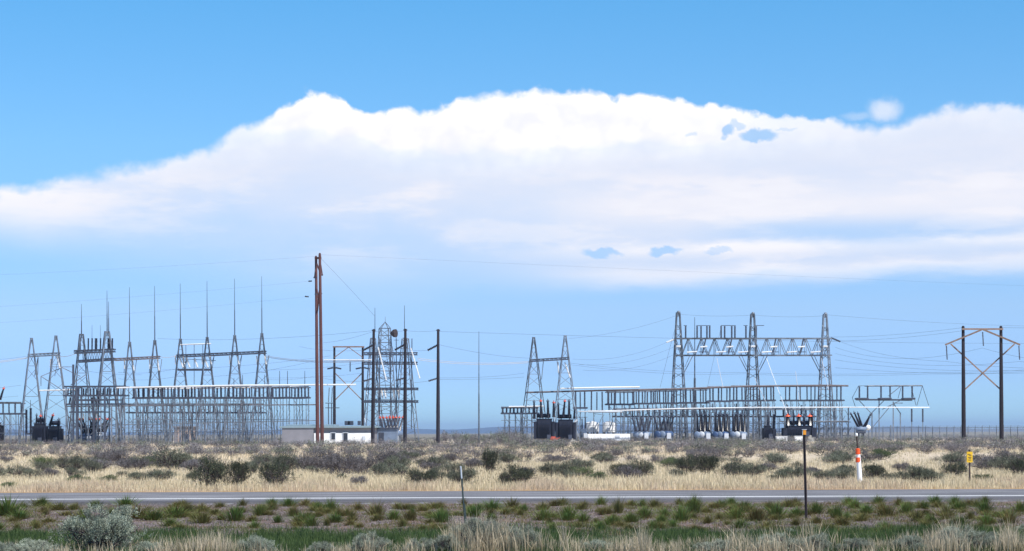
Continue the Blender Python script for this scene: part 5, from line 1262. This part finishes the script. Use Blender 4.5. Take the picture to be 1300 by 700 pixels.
for q in ((969,178,27,9,.9,.05),(942,163,10,5,.5,.1),(880,172,9,3,.35,0),(1002,171,14,3,.3,0),(768,322,24,6.5,.9,-.06),(846,320,24,6.5,.95,-.05),(916,320,20,4,.5,-.02),(812,367,16,3,.25,0),(1095,160,22,6,.25,0)): H = E.m('MAXIMUM', H, hole(*q))
alpha = alpha*(1-H*.75)
puff = sstep(1.4, .2, E.m('SQRT', ((px-1123+(n1-.5)*34)/22)*((px-1123+(n1-.5)*34)/22)+((py-150+(nb-.5)*22)/15)*((py-150+(nb-.5)*22)/15)))*.62
alpha = E.m('MAXIMUM', alpha, puff); alpha = E.m('MAXIMUM', alpha, sstep(1.2, .2, E.m('SQRT', ((px-1092)/26)*((px-1092)/26)+((py-156+(nb-.5)*10)/6)*((py-156+(nb-.5)*10)/6)))*.25)
# whiteness: bright crest with billows, lavender shade beneath
shade = (1-core*1.05+(sstep(.30, .62, v1)*.30+sstep(.35,.7,v2)*.14)*sstep(0., 26., d)*core+sstep(.56, .40, bil0)*.20*sstep(4., 40., u)*core-streak*.35-midband*.5-pink*.6-lowleft*.6+H*.3).sat()
cm = nt.nodes.new('ShaderNodeMix'); cm.data_type = 'RGBA'; nt.links.new(shade.v, cm.inputs[0]); cm.inputs[6].default_value = (1.02, 1.0, 1.0, 1); cm.inputs[7].default_value = (.80, .81, .90, 1)
# clear sky: Nishita, tinted by elevation as seen through this clean high desert air
gr = nt.nodes.new('ShaderNodeValToRGB'); nt.links.new((el*(1/.25)).sat().v, gr.inputs[0])
TINT = [(0., (.62,1.02,1.5)), (.03, (.60,.98,1.5)), (.115, (.57,.82,1.42)), (.235, (.75,.92,1.28)), (.55, (.75,1.17,1.42)), (.82, (.60,1.24,1.5))]
while len(gr.color_ramp.elements) < len(TINT): gr.color_ramp.elements.new(.5)
for e, (p, c) in zip(gr.color_ramp.elements, TINT): e.position = p; e.color = (*[q/1.5 for q in c], 1)
mu = nt.nodes.new('ShaderNodeMix'); mu.data_type = 'RGBA'; mu.blend_type = 'MULTIPLY'; mu.inputs[0].default_value = 1; nt.links.new(sky.outputs[0], mu.inputs[6]); nt.links.new(gr.outputs[0], mu.inputs[7])
b1 = nt.nodes.new('ShaderNodeBackground'); nt.links.new(mu.outputs[2], b1.inputs[0]); b1.inputs[1].default_value = .13
b2 = nt.nodes.new('ShaderNodeBackground'); nt.links.new(cm.outputs[2], b2.inputs[0]); b2.inputs[1].default_value = .85
ms = nt.nodes.new('ShaderNodeMixShader'); nt.links.new(alpha.sat().v, ms.inputs[0]); nt.links.new(b1.outputs[0], ms.inputs[1]); nt.links.new(b2.outputs[0], ms.inputs[2]); nt.links.new(ms.outputs[0], out.inputs[0])

ld = bpy.data.lights.new('sun', 'SUN'); ld.energy = 5.0; ld.angle = R(.53); ld.color = (1, .96, .90); sun = bpy.data.objects.new('sun', ld); COL.objects.link(sun)
from mathutils import Vector
dirv = Vector((math.sin(SUN_AZ)*math.cos(SUN_EL), math.cos(SUN_AZ)*math.cos(SUN_EL), math.sin(SUN_EL)))
sun.rotation_euler = dirv.to_track_quat('Z', 'Y').to_euler(); sun.location = (40, -40, 60)

cd = bpy.data.cameras.new('camera'); cam = bpy.data.objects.new('camera', cd); COL.objects.link(cam)
cd.sensor_width = 36; cd.sensor_fit = 'HORIZONTAL'; cd.lens = 36*F/1300; cd.shift_y = 200/1300; cd.clip_start = .5; cd.clip_end = 40000
from mathutils import Matrix
ca, sa = math.cos(ROLL), math.sin(ROLL)
cam.matrix_world = Matrix(((ca, sa, 0, 0), (0, 0, -1, 0), (-sa, ca, 0, CAMZ), (0, 0, 0, 1)))
scn.camera = cam
scn.render.engine = 'CYCLES'
vs = scn.view_settings; vs.view_transform = 'Standard'; vs.look = 'None'; vs.gamma = 1; vs.exposure = 0.36; vs.use_curve_mapping = False
cy = scn.cycles; cy.max_bounces = 6; cy.transparent_max_bounces = 12; cy.volume_bounces = 0
